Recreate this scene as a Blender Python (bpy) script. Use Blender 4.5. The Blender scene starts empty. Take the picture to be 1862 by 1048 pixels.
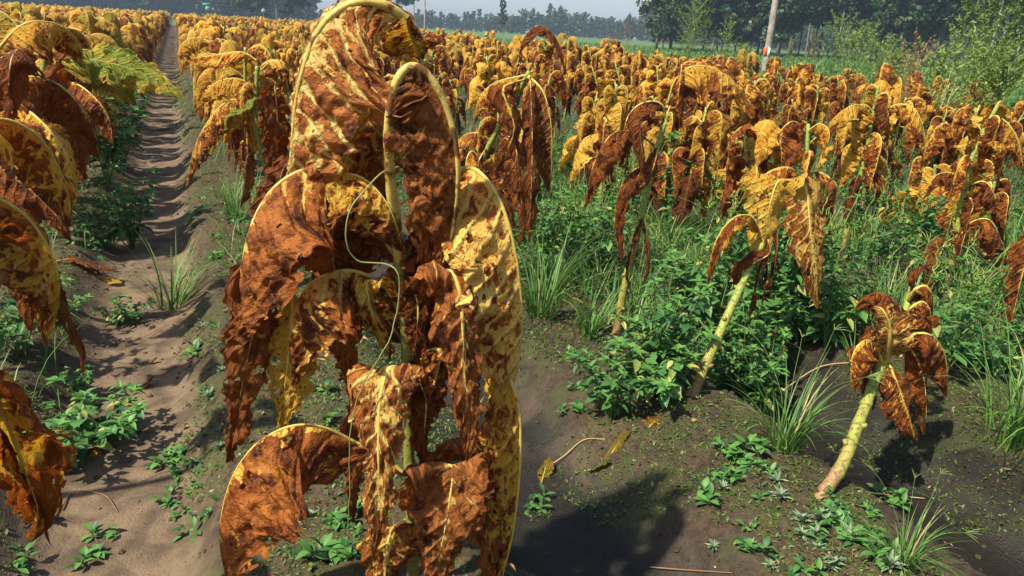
import bpy, math, random
import numpy as np
from math import radians as rad, pi

# ---------------------------------------------------------------- camera, sky, sun, exposure
SC = bpy.context.scene
FPX, IW, IH, CH = 1345.0, 1862.0, 1048.0, 1.5
YAW, PITCH, ROLL = 24.2, 19.2, 3.2
_y, _p, _r = rad(YAW), rad(PITCH), rad(ROLL)
CF = np.array([math.sin(_y)*math.cos(_p), math.cos(_y)*math.cos(_p), -math.sin(_p)])
_R0 = np.array([math.cos(_y), -math.sin(_y), 0.0]); _U0 = np.cross(_R0, CF)
CR = math.cos(_r)*_R0 + math.sin(_r)*_U0
CU = -math.sin(_r)*_R0 + math.cos(_r)*_U0
CP = np.array([0, 0, CH])
FH = np.array([math.sin(_y), math.cos(_y), 0.0])      # horizontal forward
RH = _R0
from mathutils import Matrix, Vector
cam = bpy.data.cameras.new('camera'); camo = bpy.data.objects.new('camera', cam)
SC.collection.objects.link(camo); SC.camera = camo
cam.sensor_width = 36; cam.lens = FPX/IW*36; cam.clip_start = .05; cam.clip_end = 6000
M = Matrix(((CR[0], CU[0], -CF[0], 0), (CR[1], CU[1], -CF[1], 0), (CR[2], CU[2], -CF[2], CH), (0, 0, 0, 1)))
camo.matrix_world = M

SUN_EL, SUN_AZ = 54.0, -104.0        # azimuth clockwise from +Y (the rows run along +Y)
W = bpy.data.worlds.new('World'); SC.world = W; W.use_nodes = True
wn = W.node_tree; wn.nodes.clear()
sky = wn.nodes.new('ShaderNodeTexSky'); sky.sky_type = 'NISHITA'; sky.sun_disc = False
sky.sun_elevation = rad(SUN_EL); sky.sun_rotation = rad(SUN_AZ)
sky.air_density = 1.0; sky.dust_density = 1.6; sky.ozone_density = 1.0
bg = wn.nodes.new('ShaderNodeBackground'); bg.inputs[1].default_value = 0.09
wo = wn.nodes.new('ShaderNodeOutputWorld')
wn.links.new(sky.outputs[0], bg.inputs[0]); wn.links.new(bg.outputs[0], wo.inputs[0])
sl = bpy.data.lights.new('sun', 'SUN'); sl.energy = 4.7; sl.angle = rad(1.5); sl.color = (1, .91, .76)
so = bpy.data.objects.new('sun', sl); SC.collection.objects.link(so)
sd = Vector((math.sin(rad(SUN_AZ))*math.cos(rad(SUN_EL)), math.cos(rad(SUN_AZ))*math.cos(rad(SUN_EL)), math.sin(rad(SUN_EL))))
so.rotation_euler = sd.to_track_quat('Z', 'Y').to_euler(); so.location = (-5, 0, 8)
SC.view_settings.view_transform = 'Standard'; SC.view_settings.look = 'None'
SC.view_settings.exposure = 1.05; SC.view_settings.gamma = 1.0
SC.render.engine = 'CYCLES'; SC.cycles.max_bounces = 6; SC.cycles.transparent_max_bounces = 8
SC.cycles.volume_bounces = 0; SC.cycles.caustics_reflective = False; SC.cycles.caustics_refractive = False

# ---------------------------------------------------------------- helpers
rng = np.random.default_rng(7)
LAT = np.random.default_rng(3).random((256, 256))
def vnoise(x, y, seed=0):
    x = np.asarray(x, float) + seed*17.31; y = np.asarray(y, float) + seed*9.77
    xi = np.floor(x).astype(int); yi = np.floor(y).astype(int)
    fx = x-xi; fy = y-yi; fx = fx*fx*(3-2*fx); fy = fy*fy*(3-2*fy)
    a = LAT[xi & 255, yi & 255]; b = LAT[(xi+1) & 255, yi & 255]
    c = LAT[xi & 255, (yi+1) & 255]; d = LAT[(xi+1) & 255, (yi+1) & 255]
    return (a*(1-fx)+b*fx)*(1-fy)+(c*(1-fx)+d*fx)*fy
def fbm(x, y, seed=0, o=3, g=.5):
    s = 0; a = 1; tot = 0
    for i in range(o):
        s = s + a*vnoise(x*2**i, y*2**i, seed+i*3.7); tot += a; a *= g
    return s/tot*2-1
def sstep(a, b, x):
    t = np.clip((x-a)/(b-a), 0, 1); return t*t*(3-2*t)
def nrm(v):
    v = np.asarray(v, float); return v/np.maximum(np.linalg.norm(v, axis=-1, keepdims=True), 1e-9)
def catmull(P, n):
    P = np.asarray(P, float)
    if len(P) == 2: return P[0]+(P[1]-P[0])*np.linspace(0, 1, n)[:, None]
    Q = np.vstack([2*P[0]-P[1], P, 2*P[-1]-P[-2]])
    m = len(P)-1; out = []
    for i in range(m):
        t = np.linspace(0, 1, 24, endpoint=False)[:, None]
        a, b, c, d = Q[i], Q[i+1], Q[i+2], Q[i+3]
        out.append(.5*((2*b)+(-a+c)*t+(2*a-5*b+4*c-d)*t*t+(-a+3*b-3*c+d)*t**3))
    o = np.vstack(out+[P[-1:]])
    L = np.r_[0, np.cumsum(np.linalg.norm(np.diff(o, axis=0), axis=1))]
    s = np.linspace(0, L[-1], n)
    return np.stack([np.interp(s, L, o[:, k]) for k in range(3)], 1)

class MB:
    """mesh arrays: vertices, quads, uv, colour per vertex, material per face"""
    def __init__(s): s.V = []; s.F = []; s.U = []; s.C = []; s.M = []; s.n = 0
    def add(s, V, F, U=None, C=None, m=0):
        V = np.asarray(V, float); k = len(V)
        if k == 0 or len(F) == 0: return
        s.V.append(V); s.F.append(np.asarray(F)+s.n); s.M.append(np.full(len(F), m))
        s.U.append(np.zeros((k, 2)) if U is None else U)
        C = (0, 0, 0, 0) if C is None else C
        s.C.append(np.broadcast_to(np.asarray(C, float), (k, 4))); s.n += k
    def arr(s): return (np.vstack(s.V), np.vstack(s.F), np.vstack(s.U), np.vstack(s.C), np.concatenate(s.M))
    def addmb(s, o, R=None, t=None, sc=1.0, C=None):
        V, F, U, Cc, Mm = o.arr() if isinstance(o, MB) else o
        V = V*sc
        if R is not None: V = V@np.asarray(R).T
        if t is not None: V = V+t
        if C is not None: Cc = np.clip(Cc+C, 0, 1)
        s.V.append(V); s.F.append(F+s.n); s.U.append(U); s.C.append(Cc); s.M.append(Mm); s.n += len(V)
    def build(s, name, mats, origin=None):
        V, F, U, C, Mi = s.arr()
        if origin is not None: V = V-origin
        if not np.isfinite(V).all(): print('NAN in', name, (~np.isfinite(V)).sum()); V = np.nan_to_num(V)
        me = bpy.data.meshes.new(name)
        me.vertices.add(len(V)); me.vertices.foreach_set('co', V.astype('f').ravel())
        nf = len(F); me.loops.add(nf*4); me.polygons.add(nf)
        me.polygons.foreach_set('loop_start', np.arange(0, nf*4, 4, dtype='i'))
        me.loops.foreach_set('vertex_index', F.astype('i').ravel())
        me.update(calc_edges=True)
        uv = me.uv_layers.new(name='UVMap'); uv.data.foreach_set('uv', U[F.ravel()].astype('f').ravel())
        ca = me.color_attributes.new('leafdata', 'FLOAT_COLOR', 'POINT'); ca.data.foreach_set('color', C.astype('f').ravel())
        for m in (mats if isinstance(mats, (list, tuple)) else [mats]): me.materials.append(m)
        me.polygons.foreach_set('material_index', Mi.astype('i'))
        me.shade_smooth(); me.update()
        return me
COL = SC.collection
def obj(name, data, parent=None, loc=None):
    o = bpy.data.objects.new(name, data); COL.objects.link(o)
    if parent is not None: o.parent = parent
    if loc is not None: o.location = loc
    return o
def tag(o, label=None, cat=None, group=None, kind=None):
    if label: o['label'] = label
    if cat: o['category'] = cat
    if group: o['group'] = group
    if kind: o['kind'] = kind
    return o
def copy_tree(o, parent=None):
    c = o.copy(); COL.objects.link(c)
    if parent is not None: c.parent = parent
    for ch in o.children: copy_tree(ch, c)
    return c
def rotz(a): c, s = math.cos(a), math.sin(a); return np.array([[c, -s, 0], [s, c, 0], [0, 0, 1]])
def at(u, v, D):
    """pixel (u,v) of the photograph at horizontal forward distance D metres"""
    d = CF+CR*(u-931)/FPX-CU*(v-524)/FPX
    return CP+d*(D/(d@FH))
def px(P):
    d = np.asarray(P)-CP; z = d@CF
    return 931+FPX*(d@CR)/z, 524-FPX*(d@CU)/z, z

# terrain ------------------------------------------------------------
RX, RP = 0.45, 1.30          # first row, row pitch
FEDGE = 13.4                  # right edge of the planted field
def ridge(x): return .5+.5*np.cos(2*pi*(np.asarray(x, float)-RX+.10)/RP)
def infield(x, y): return 1-sstep(FEDGE-.2, FEDGE+.8, np.asarray(x, float)+.4*vnoise(np.asarray(y, float)*.3, 0*np.asarray(y, float)))
def gz(x, y, fine=True):
    x = np.asarray(x, float); y = np.asarray(y, float)
    wob = .05*(vnoise(x*0+3, y*.9, 5)-.5)
    r = sstep(.08, .66, ridge(x+wob))
    f = infield(x, y)
    z = f*.15*r+(1-f)*.13
    z = z+.02*fbm(x*1.3, y*1.3, 2, 2)
    z = z-.085*np.exp(-((x-2.34)/.26)**2)*(1-sstep(2.5, 3.6, y))-.03*np.exp(-((x-.98)/.25)**2)*(1-sstep(1.9, 2.6, y))
    if fine:
        near = 1-sstep(6, 12, np.hypot(x, y))
        z = z+near*((.026*r+.003)*fbm(x*9, y*9, 8, 4, .65)+.012*r*np.maximum(0, fbm(x*26, y*26, 61, 2)))
        # tyre marks pressed across the furrow
        z = z+.014*near*(1-r)*np.maximum(0, fbm(x*5+40, y*5, 19, 3)-.1)
    return z
def gpoint(u, v):
    z = .1
    for _ in range(8):
        d = CF+CR*(u-931)/FPX-CU*(v-524)/FPX
        P = CP+d*((z-CH)/d[2]); z = float(gz(P[0], P[1], False))
    return np.array([P[0], P[1], z])
def Dof(P): return float((np.asarray(P)-CP)@FH)

# ---------------------------------------------------------------- materials
class NT:
    def __init__(s, name):
        s.m = bpy.data.materials.new(name); s.m.use_nodes = True; s.t = s.m.node_tree; s.t.nodes.clear()
        s.out = s.t.nodes.new('ShaderNodeOutputMaterial')
    def n(s, typ, **kw):
        nd = s.t.nodes.new(typ)
        for k, v in kw.items():
            if k.startswith('i_'):
                key = k[2:]; key = int(key) if key.isdigit() else key.replace('_', ' ')
                s.set(nd.inputs[key], v)
            else: setattr(nd, k, v)
        return nd
    def set(s, inp, v):
        if isinstance(v, bpy.types.NodeSocket): s.t.links.new(v, inp)
        else: inp.default_value = v
    def math(s, op, a, b=0.0, c=None, clamp=False):
        nd = s.t.nodes.new('ShaderNodeMath'); nd.operation = op; nd.use_clamp = clamp
        s.set(nd.inputs[0], a); s.set(nd.inputs[1], b)
        if c is not None: s.set(nd.inputs[2], c)
        return nd.outputs[0]
    def mix(s, f, a, b):
        nd = s.t.nodes.new('ShaderNodeMix'); nd.data_type = 'RGBA'
        s.set(nd.inputs[0], f)
        for i, v in ((6, a), (7, b)):
            if isinstance(v, tuple) and len(v) == 3: v = v+(1,)
            s.set(nd.inputs[i], v)
        return nd.outputs[2]
    def ss(s, a, b, x):
        nd = s.t.nodes.new('ShaderNodeMapRange'); nd.interpolation_type = 'SMOOTHSTEP'
        s.set(nd.inputs[0], x); s.set(nd.inputs[1], a); s.set(nd.inputs[2], b); nd.inputs[3].default_value = 0; nd.inputs[4].default_value = 1
        return nd.outputs[0]
    def noise(s, vec, scale, detail=4, rough=.55, dist=0.0):
        nd = s.n('ShaderNodeTexNoise'); s.set(nd.inputs['Vector'], vec)
        nd.inputs['Scale'].default_value = scale; nd.inputs['Detail'].default_value = detail
        nd.inputs['Roughness'].default_value = rough; nd.inputs['Distortion'].default_value = dist
        return nd.outputs[0]
    def vor(s, vec, scale, out=0, rnd=1.0):
        nd = s.n('ShaderNodeTexVoronoi'); s.set(nd.inputs['Vector'], vec); nd.inputs['Scale'].default_value = scale
        nd.inputs['Randomness'].default_value = rnd
        return nd.outputs[out]
    def bump(s, h, st=.5, d=.01, nrml=None):
        nd = s.n('ShaderNodeBump'); s.set(nd.inputs['Height'], h); nd.inputs['Strength'].default_value = st; nd.inputs['Distance'].default_value = d
        if nrml is not None: s.set(nd.inputs['Normal'], nrml)
        return nd.outputs[0]
    def surf(s, col, rough=.6, spec=.3, nrml=None, trans=0.0, tcol=None):
        b = s.n('ShaderNodeBsdfPrincipled'); s.set(b.inputs['Base Color'], col if not (isinstance(col, tuple) and len(col) == 3) else col+(1,))
        s.set(b.inputs['Roughness'], rough); b.inputs['Specular IOR Level'].default_value = spec
        if nrml is not None: s.set(b.inputs['Normal'], nrml)
        res = b.outputs[0]
        if trans:
            t = s.n('ShaderNodeBsdfTranslucent'); s.set(t.inputs[0], tcol if tcol is not None else col)
            if nrml is not None: s.set(t.inputs['Normal'], nrml)
            mx = s.n('ShaderNodeMixShader'); s.set(mx.inputs[0], trans)
            s.t.links.new(res, mx.inputs[1]); s.t.links.new(t.outputs[0], mx.inputs[2]); res = mx.outputs[0]
        s.t.links.new(res, s.out.inputs[0])
        return s.m

def leaf_material(name, hero=False):
    t = NT(name)
    at_ = t.n('ShaderNodeAttribute', attribute_name='leafdata')
    sp = t.n('ShaderNodeSeparateColor'); t.set(sp.inputs[0], at_.outputs['Color'])
    brown, green, seed = sp.outputs[0], sp.outputs[1], sp.outputs[2]; pale_ = at_.outputs['Alpha']
    oi = t.n('ShaderNodeObjectInfo'); rnd = oi.outputs['Random']
    uv = t.n('ShaderNodeUVMap'); sx = t.n('ShaderNodeSeparateXYZ'); t.set(sx.inputs[0], uv.outputs[0])
    U, Vv = sx.outputs[0], sx.outputs[1]
    cx = t.n('ShaderNodeCombineXYZ')
    t.set(cx.inputs[0], U); t.set(cx.inputs[1], t.math('MULTIPLY', Vv, 4.0))
    t.set(cx.inputs[2], t.math('ADD', t.math('MULTIPLY', seed, 43.0), t.math('MULTIPLY', rnd, 0.0 if hero else 17.0)))
    vec = cx.outputs[0]
    aU = t.math('ABSOLUTE', U)
    # lateral veins
    ph = t.math('SUBTRACT', t.math('MULTIPLY', Vv, 13.0), t.math('MULTIPLY', aU, 2.0))
    ph = t.math('ADD', ph, t.math('MULTIPLY', t.noise(vec, 1.6, 1), .9))
    fr = t.math('ABSOLUTE', t.math('SUBTRACT', t.math('FRACT', ph), .5))
    vein = t.math('SUBTRACT', 1.0, t.ss(0.0, .055, fr))
    veinw = t.math('SUBTRACT', 1.0, t.ss(0.0, .22, fr))
    ribd = t.math('SUBTRACT', 1.0, t.ss(.03, .16, aU))
    n1 = t.noise(vec, 1.9, 7, .62, .8)
    n2 = t.noise(vec, 6.0, 5, .6, .6)
    sm = t.math('ADD', t.math('MULTIPLY', n1, .72), t.math('MULTIPLY', n2, .30))
    sm = t.math('ADD', sm, t.math('MULTIPLY', t.math('SUBTRACT', brown, .535), .66))
    sm = t.math('ADD', sm, t.math('MULTIPLY', t.math('POWER', aU, 2.0), .06))
    sm = t.math('ADD', sm, t.math('MULTIPLY', Vv, .05))
    sm = t.math('SUBTRACT', sm, t.math('MULTIPLY', veinw, t.math('ADD', .055, t.math('MULTIPLY', pale_, .10))))
    sm = t.math('SUBTRACT', sm, t.math('MULTIPLY', ribd, .10))
    sm = t.math('ADD', sm, t.math('MULTIPLY', t.math('SUBTRACT', t.noise(vec, 22.0, 4, .65), .5), .08))
    bm = t.ss(.518, .540, sm)
    # round lesions on the yellow
    vd = t.vor(vec, 7.5); vc = t.n('ShaderNodeTexVoronoi'); t.set(vc.inputs['Vector'], vec); vc.inputs['Scale'].default_value = 7.5
    vr = t.n('ShaderNodeSeparateColor'); t.set(vr.inputs[0], vc.outputs['Color'])
    wob = t.math('MULTIPLY', t.math('SUBTRACT', n2, .5), .35)
    spot = t.math('SUBTRACT', 1.0, t.ss(.0, .06, t.math('SUBTRACT', t.math('ADD', vd, wob), t.math('MULTIPLY', vr.outputs[0], .34))))
    spot = t.math('MULTIPLY', spot, t.math('GREATER_THAN', vr.outputs[1], .35))
    vd2 = t.vor(vec, 21.0)
    sp2 = t.math('SUBTRACT', 1.0, t.ss(.14, .24, vd2))
    sp2 = t.math('MULTIPLY', sp2, t.math('GREATER_THAN', t.noise(vec, 3.3, 2), .50))
    bm = t.math('MAXIMUM', bm, t.math('MULTIPLY', t.math('MAXIMUM', spot, sp2), t.ss(.06, .3, brown)), clamp=True)
    # colours
    yn = t.noise(vec, 1.3, 3)
    yel = t.mix(t.ss(.35, .68, yn), (.68, .35, .014), (.82, .54, .065))
    yel = t.mix(t.math('MULTIPLY', t.ss(.4, .6, n2), .35), yel, (.86, .66, .19))
    gm = t.math('MULTIPLY', t.ss(.30, .62, t.noise(vec, 1.1, 2)), green)
    gm = t.math('ADD', gm, t.math('MULTIPLY', green, .35), clamp=True)
    orv = t.math('MULTIPLY', t.math('FRACT', t.math('MULTIPLY', seed, 13.7)), t.math('SUBTRACT', .25 if hero else .70, t.math('MULTIPLY', pale_, .2)))
    yel = t.mix(t.math('MULTIPLY', orv, t.math('ADD', .25, t.ss(.4, .6, n1))), yel, (.70, .27, .016))
    yel = t.mix(gm, yel, (.22, .30, .035))
    yel = t.mix(t.math('MULTIPLY', vein, .6), yel, (.74, .60, .22))
    yel = t.mix(t.math('MULTIPLY', pale_, .6), yel, (.72, .58, .24))
    bn = t.noise(vec, 2.6, 6, .65)
    bn2 = t.noise(vec, 11.0, 4, .7)
    brn = t.mix(t.ss(.38, .52, bn), (.052, .015, .006), (.30, .082, .011))
    brn = t.mix(t.ss(.50, .72, t.math('ADD', t.math('MULTIPLY', bn, .6), t.math('MULTIPLY', t.noise(vec, 1.2, 3), .4))), brn, (.56, .225, .038))
    brn = t.mix(t.math('MULTIPLY', t.math('MULTIPLY', pale_, .75), t.ss(.35, .60, bn)), brn, (.52, .195, .050))
    brn = t.mix(t.math('MULTIPLY', t.ss(.46, .62, bn2), .48), brn, (.062, .017, .007))
    brn = t.mix(t.math('MULTIPLY', t.ss(.56, .70, t.noise(vec, 4.5, 5, .7, 1.2)), .55), brn, (.52, .24, .085))
    brn = t.mix(t.math('MULTIPLY', vein, .35), brn, (.30, .13, .045))
    # very dead leaves (brown > .95) are near black
    brn = t.mix(t.ss(1.02, 1.3, t.math('ADD', brown, t.math('MULTIPLY', bn, .3))), brn, (.028, .014, .010))
    halo = t.math('MULTIPLY', t.ss(.45, .52, sm), .55)
    yel = t.mix(halo, yel, (.60, .18, .015))
    fine = t.math('MULTIPLY', t.ss(.60, .68, t.noise(vec, 26.0, 3, .6)), t.math('MULTIPLY', brown, .55))
    yel = t.mix(fine, yel, (.42, .17, .03))
    col = t.mix(bm, yel, brn)
    # thin dark rim round each patch
    rim = t.math('MULTIPLY', t.math('SUBTRACT', 1.0, t.math('ABSOLUTE', t.math('SUBTRACT', t.math('MULTIPLY', bm, 2.0), 1.0))), .55)
    col = t.mix(rim, col, (.13, .035, .010))
    # pale specks
    v3 = t.vor(vec, 17.0); c3 = t.n('ShaderNodeTexVoronoi'); t.set(c3.inputs['Vector'], vec); c3.inputs['Scale'].default_value = 17.0
    s3 = t.n('ShaderNodeSeparateColor'); t.set(s3.inputs[0], c3.outputs['Color'])
    pale = t.math('MULTIPLY', t.math('LESS_THAN', v3, t.math('MULTIPLY', s3.outputs[2], .15)), t.math('GREATER_THAN', s3.outputs[0], .62))
    col = t.mix(t.math('MULTIPLY', pale, .8), col, (.70, .52, .30))
    hsv = t.n('ShaderNodeHueSaturation'); t.set(hsv.inputs['Color'], col)
    t.set(hsv.inputs['Value'], t.math('ADD', .80, t.math('MULTIPLY', t.math('FRACT', t.math('MULTIPLY', seed, 7.3)), .42)))
    col = hsv.outputs[0]
    h = t.math('ADD', t.math('MULTIPLY', t.noise(vec, 9.0, 5, .65), 1.0), t.math('MULTIPLY', veinw, -.45))
    h = t.math('ADD', h, t.math('MULTIPLY', t.noise(vec, 3.0, 3, .6, 1.5), .9))
    h = t.math('SUBTRACT', h, t.math('MULTIPLY', bm, .12))
    h = t.math('ADD', h, t.math('MULTIPLY', t.noise(vec, 30.0, 4, .6), .35))
    nr = t.bump(h, 1.0, .013 if hero else .020)
    tc = t.mix(.5, col, t.mix(bm, (.95, .50, .03), (.62, .13, .012)))
    if hero:     # net of fine veins
        ve = t.n('ShaderNodeTexVoronoi'); ve.feature = 'DISTANCE_TO_EDGE'; t.set(ve.inputs['Vector'], vec); ve.inputs['Scale'].default_value = 15.0
        net = t.math('SUBTRACT', 1.0, t.ss(.0, .07, ve.outputs[0]))
        col = t.mix(t.math('MULTIPLY', net, .16), col, t.mix(bm, (.55, .34, .05), (.10, .03, .01)))
    return t.surf(col, t.math('ADD', .42, t.math('MULTIPLY', bn2, .3)), .22, nr, .34, tc)
MLEAF = leaf_material('wilted_leaf'); MHERO = leaf_material('wilted_leaf_near', True)

def rib_material():
    t = NT('leaf_midrib'); at_ = t.n('ShaderNodeAttribute', attribute_name='leafdata')
    sp = t.n('ShaderNodeSeparateColor'); t.set(sp.inputs[0], at_.outputs['Color'])
    co = t.n('ShaderNodeTexCoord').outputs['Object']
    n = t.noise(co, 22, 4, .6); n2 = t.noise(co, 160, 3)
    col = t.mix(t.ss(.3, .7, n), (.62, .47, .12), (.50, .38, .07))
    col = t.mix(t.math('MULTIPLY', sp.outputs[1], .6), col, (.30, .36, .06))
    bm = t.ss(.60, .70, t.math('ADD', n, t.math('MULTIPLY', t.math('SUBTRACT', sp.outputs[0], .55), .55)))
    col = t.mix(bm, col, (.17, .065, .022))
    col = t.mix(t.math('MULTIPLY', t.ss(.58, .68, n2), .5), col, (.32, .19, .06))
    return t.surf(col, .45, .4, t.bump(n2, .3, .003), .12)
MRIB = rib_material()
def stem_material():
    t = NT('stem'); at_ = t.n('ShaderNodeAttribute', attribute_name='leafdata')
    sp = t.n('ShaderNodeSeparateColor'); t.set(sp.inputs[0], at_.outputs['Color'])
    h = sp.outputs[0]
    co = t.n('ShaderNodeTexCoord').outputs['Object']
    n = t.noise(co, 14, 4, .6); n2 = t.noise(co, 90, 4, .65)
    k = t.math('ADD', h, t.math('MULTIPLY', t.math('SUBTRACT', n, .5), .5))
    col = t.mix(t.ss(.02, .20, k), (.26, .155, .070), (.26, .27, .05))
    col = t.mix(t.ss(.20, .42, k), col, (.22, .29, .045))
    col = t.mix(t.math('MULTIPLY', t.ss(.50, .62, n2), .80), col, (.12, .062, .025))
    col = t.mix(t.ss(.3, .9, sp.outputs[1]), col, (.13, .06, .025))
    return t.surf(col, .5, .35, t.bump(t.math('ADD', n2, t.math('MULTIPLY', n, .6)), .6, .006))
MSTEM = stem_material()
def green_material(name, c1, c2, c3=None, tr=.3, rough=.5):
    t = NT(name); at_ = t.n('ShaderNodeAttribute', attribute_name='leafdata')
    sp = t.n('ShaderNodeSeparateColor'); t.set(sp.inputs[0], at_.outputs['Color'])
    co = t.n('ShaderNodeTexCoord').outputs['Object']
    n = t.noise(co, 5, 3)
    col = t.mix(sp.outputs[0], c1, c2)
    if c3: col = t.mix(sp.outputs[1], col, c3)
    hsv = t.n('ShaderNodeHueSaturation'); t.set(hsv.inputs['Color'], col); t.set(hsv.inputs['Value'], t.math('ADD', .7, t.math('MULTIPLY', n, .6)))
    return t.surf(hsv.outputs[0], rough, .35, None, tr)
MWEED = green_material('weed_leaf', (.030, .105, .030), (.105, .25, .050), (.42, .38, .10))
MGRASS = green_material('grass_blade', (.050, .135, .030), (.13, .26, .045), (.40, .34, .15))
MSILV = green_material('silvery_leaf', (.10, .17, .09), (.20, .27, .16), (.10, .20, .04), .15)
MMOSS = green_material('moss_leaf', (.045, .085, .012), (.09, .15, .02), (.16, .22, .08), .2)
MTREE = green_material('tree_leaf', (.018, .048, .018), (.050, .095, .030), (.13, .11, .03), .2)
MFEN = green_material('feathery_leaf', (.10, .17, .035), (.20, .28, .06), (.30, .15, .07), .3)
MDRY = green_material('dry_stalk', (.20, .11, .05), (.42, .28, .14), (.12, .05, .03), .1, .7)
def bark_material():
    t = NT('bark'); at_ = t.n('ShaderNodeAttribute', attribute_name='leafdata')
    sp = t.n('ShaderNodeSeparateColor'); t.set(sp.inputs[0], at_.outputs['Color'])
    n = t.noise(t.n('ShaderNodeTexCoord').outputs['Object'], 3, 5, .6)
    col = t.mix(sp.outputs[0], (.08, .06, .045), (.42, .38, .32))
    col = t.mix(t.math('MULTIPLY', t.ss(.4, .6, n), .5), col, (.10, .08, .06))
    return t.surf(col, .85, .2)
MBARK = bark_material()
def ground_material():
    t = NT('field_soil'); at_ = t.n('ShaderNodeAttribute', attribute_name='leafdata')
    sp = t.n('ShaderNodeSeparateColor'); t.set(sp.inputs[0], at_.outputs['Color'])
    rg, wet, grass = sp.outputs[0], sp.outputs[1], sp.outputs[2]
    co = t.n('ShaderNodeTexCoord').outputs['Object']
    n0 = t.noise(co, 1.7, 4, .6); n1 = t.noise(co, 7, 6, .62, .5); n2 = t.noise(co, 45, 5, .65); n3 = t.noise(co, 150, 3, .6)
    dry = t.mix(t.ss(.35, .65, n1), (.070, .049, .030), (.165, .115, .070))
    rid = t.mix(t.ss(.38, .62, t.math('ADD', t.math('MULTIPLY', n1, .5), t.math('MULTIPLY', n2, .5))), (.035, .023, .013), (.115, .074, .042))
    col = t.mix(t.ss(.25, .6, rg), dry, rid)
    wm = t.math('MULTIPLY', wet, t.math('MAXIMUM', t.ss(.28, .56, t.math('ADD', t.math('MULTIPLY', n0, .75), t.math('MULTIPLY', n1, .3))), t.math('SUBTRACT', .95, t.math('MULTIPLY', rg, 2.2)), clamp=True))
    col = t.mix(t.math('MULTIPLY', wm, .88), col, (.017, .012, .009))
    col = t.mix(t.math('MULTIPLY', t.math('MULTIPLY', wet, t.math('SUBTRACT', 1.0, rg)), t.ss(.47, .56, t.noise(co, 2.6, 4, .6, .6))), col, (.008, .010, .005))  # algae patches, their dark colour also holds some painted furrow shade
    soak_shade = at_.outputs['Alpha']
    col = t.mix(t.math('MULTIPLY', t.ss(.25, .75, soak_shade), .92), col, t.mix(n1, (.005, .005, .0035), (.013, .010, .007)))  # near-black damp soil with furrow shade painted into the colour
    # moss and algae film
    mm = t.math('MULTIPLY', t.ss(.44, .56, t.math('ADD', t.math('MULTIPLY', n0, .45), t.math('MULTIPLY', n1, .55))), t.ss(.1, .7, t.math('ADD', rg, .12)))
    col = t.mix(t.math('MULTIPLY', mm, .65), col, t.mix(n2, (.022, .032, .008), (.052, .064, .016)))
    pud = t.math('MULTIPLY', wm, t.ss(.55, .70, n0))
    col = t.mix(t.math('MULTIPLY', pud, .5), col, (.020, .024, .012))
    gcol = t.mix(t.ss(.3, .7, n1), (.045, .095, .022), (.085, .145, .030))
    col = t.mix(grass, col, gcol)
    col = t.mix(t.math('MULTIPLY', t.ss(.55, .7, n3), .35), col, (.05, .033, .02))
    rough = t.math('SUBTRACT', .90, t.math('MULTIPLY', wm, .38))
    h = t.math('ADD', t.math('MULTIPLY', n2, t.math('ADD', .35, rg)), t.math('MULTIPLY', n3, .3))
    h = t.math('ADD', h, t.math('MULTIPLY', n1, .8))
    return t.surf(col, rough, .3, t.bump(h, .8, .018))
MGROUND = ground_material()

# ---------------------------------------------------------------- shape builders
def tube(P, R, ns=8, C=(0, 0, 0, 0), mb=None, m=0, Ccol=None):
    P = np.asarray(P, float); n = len(P); R = np.broadcast_to(np.asarray(R, float), (n,)).copy()
    T = nrm(np.gradient(P, axis=0))
    ref = np.array([.31, .2, .93]) if abs(T[0] @ np.array([.31, .2, .93])) < .9 else np.array([1., 0, 0])
    A = np.zeros((n, 3)); a = nrm(np.cross(T[0], ref))
    for i in range(n):
        a = nrm(a-(a@T[i])*T[i]); A[i] = a
    B = np.cross(T, A)
    th = np.linspace(0, 2*pi, ns, endpoint=False)
    ring = np.cos(th)[None, :, None]*A[:, None]+np.sin(th)[None, :, None]*B[:, None]
    V = (P[:, None]+ring*R[:, None, None])
    V = np.concatenate([np.repeat(P[:1, None], ns, 1), V, np.repeat(P[-1:, None], ns, 1)], 0)  # closed ends
    V[0] += 0; k = n+2
    idx = np.arange(k*ns).reshape(k, ns)
    F = np.stack([idx[:-1], np.roll(idx, -1, 1)[:-1], np.roll(idx, -1, 1)[1:], idx[1:]], -1).reshape(-1, 4)
    U = np.stack([np.tile(th/(2*pi), k), np.repeat(np.linspace(0, 1, k), ns)], 1)
    if Ccol is not None:
        cc = np.vstack([Ccol[:1], Ccol, Ccol[-1:]]); C = np.repeat(cc, ns, 0)
    mb = mb or MB(); mb.add(V.reshape(-1, 3), F, U, C, m); return mb

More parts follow.
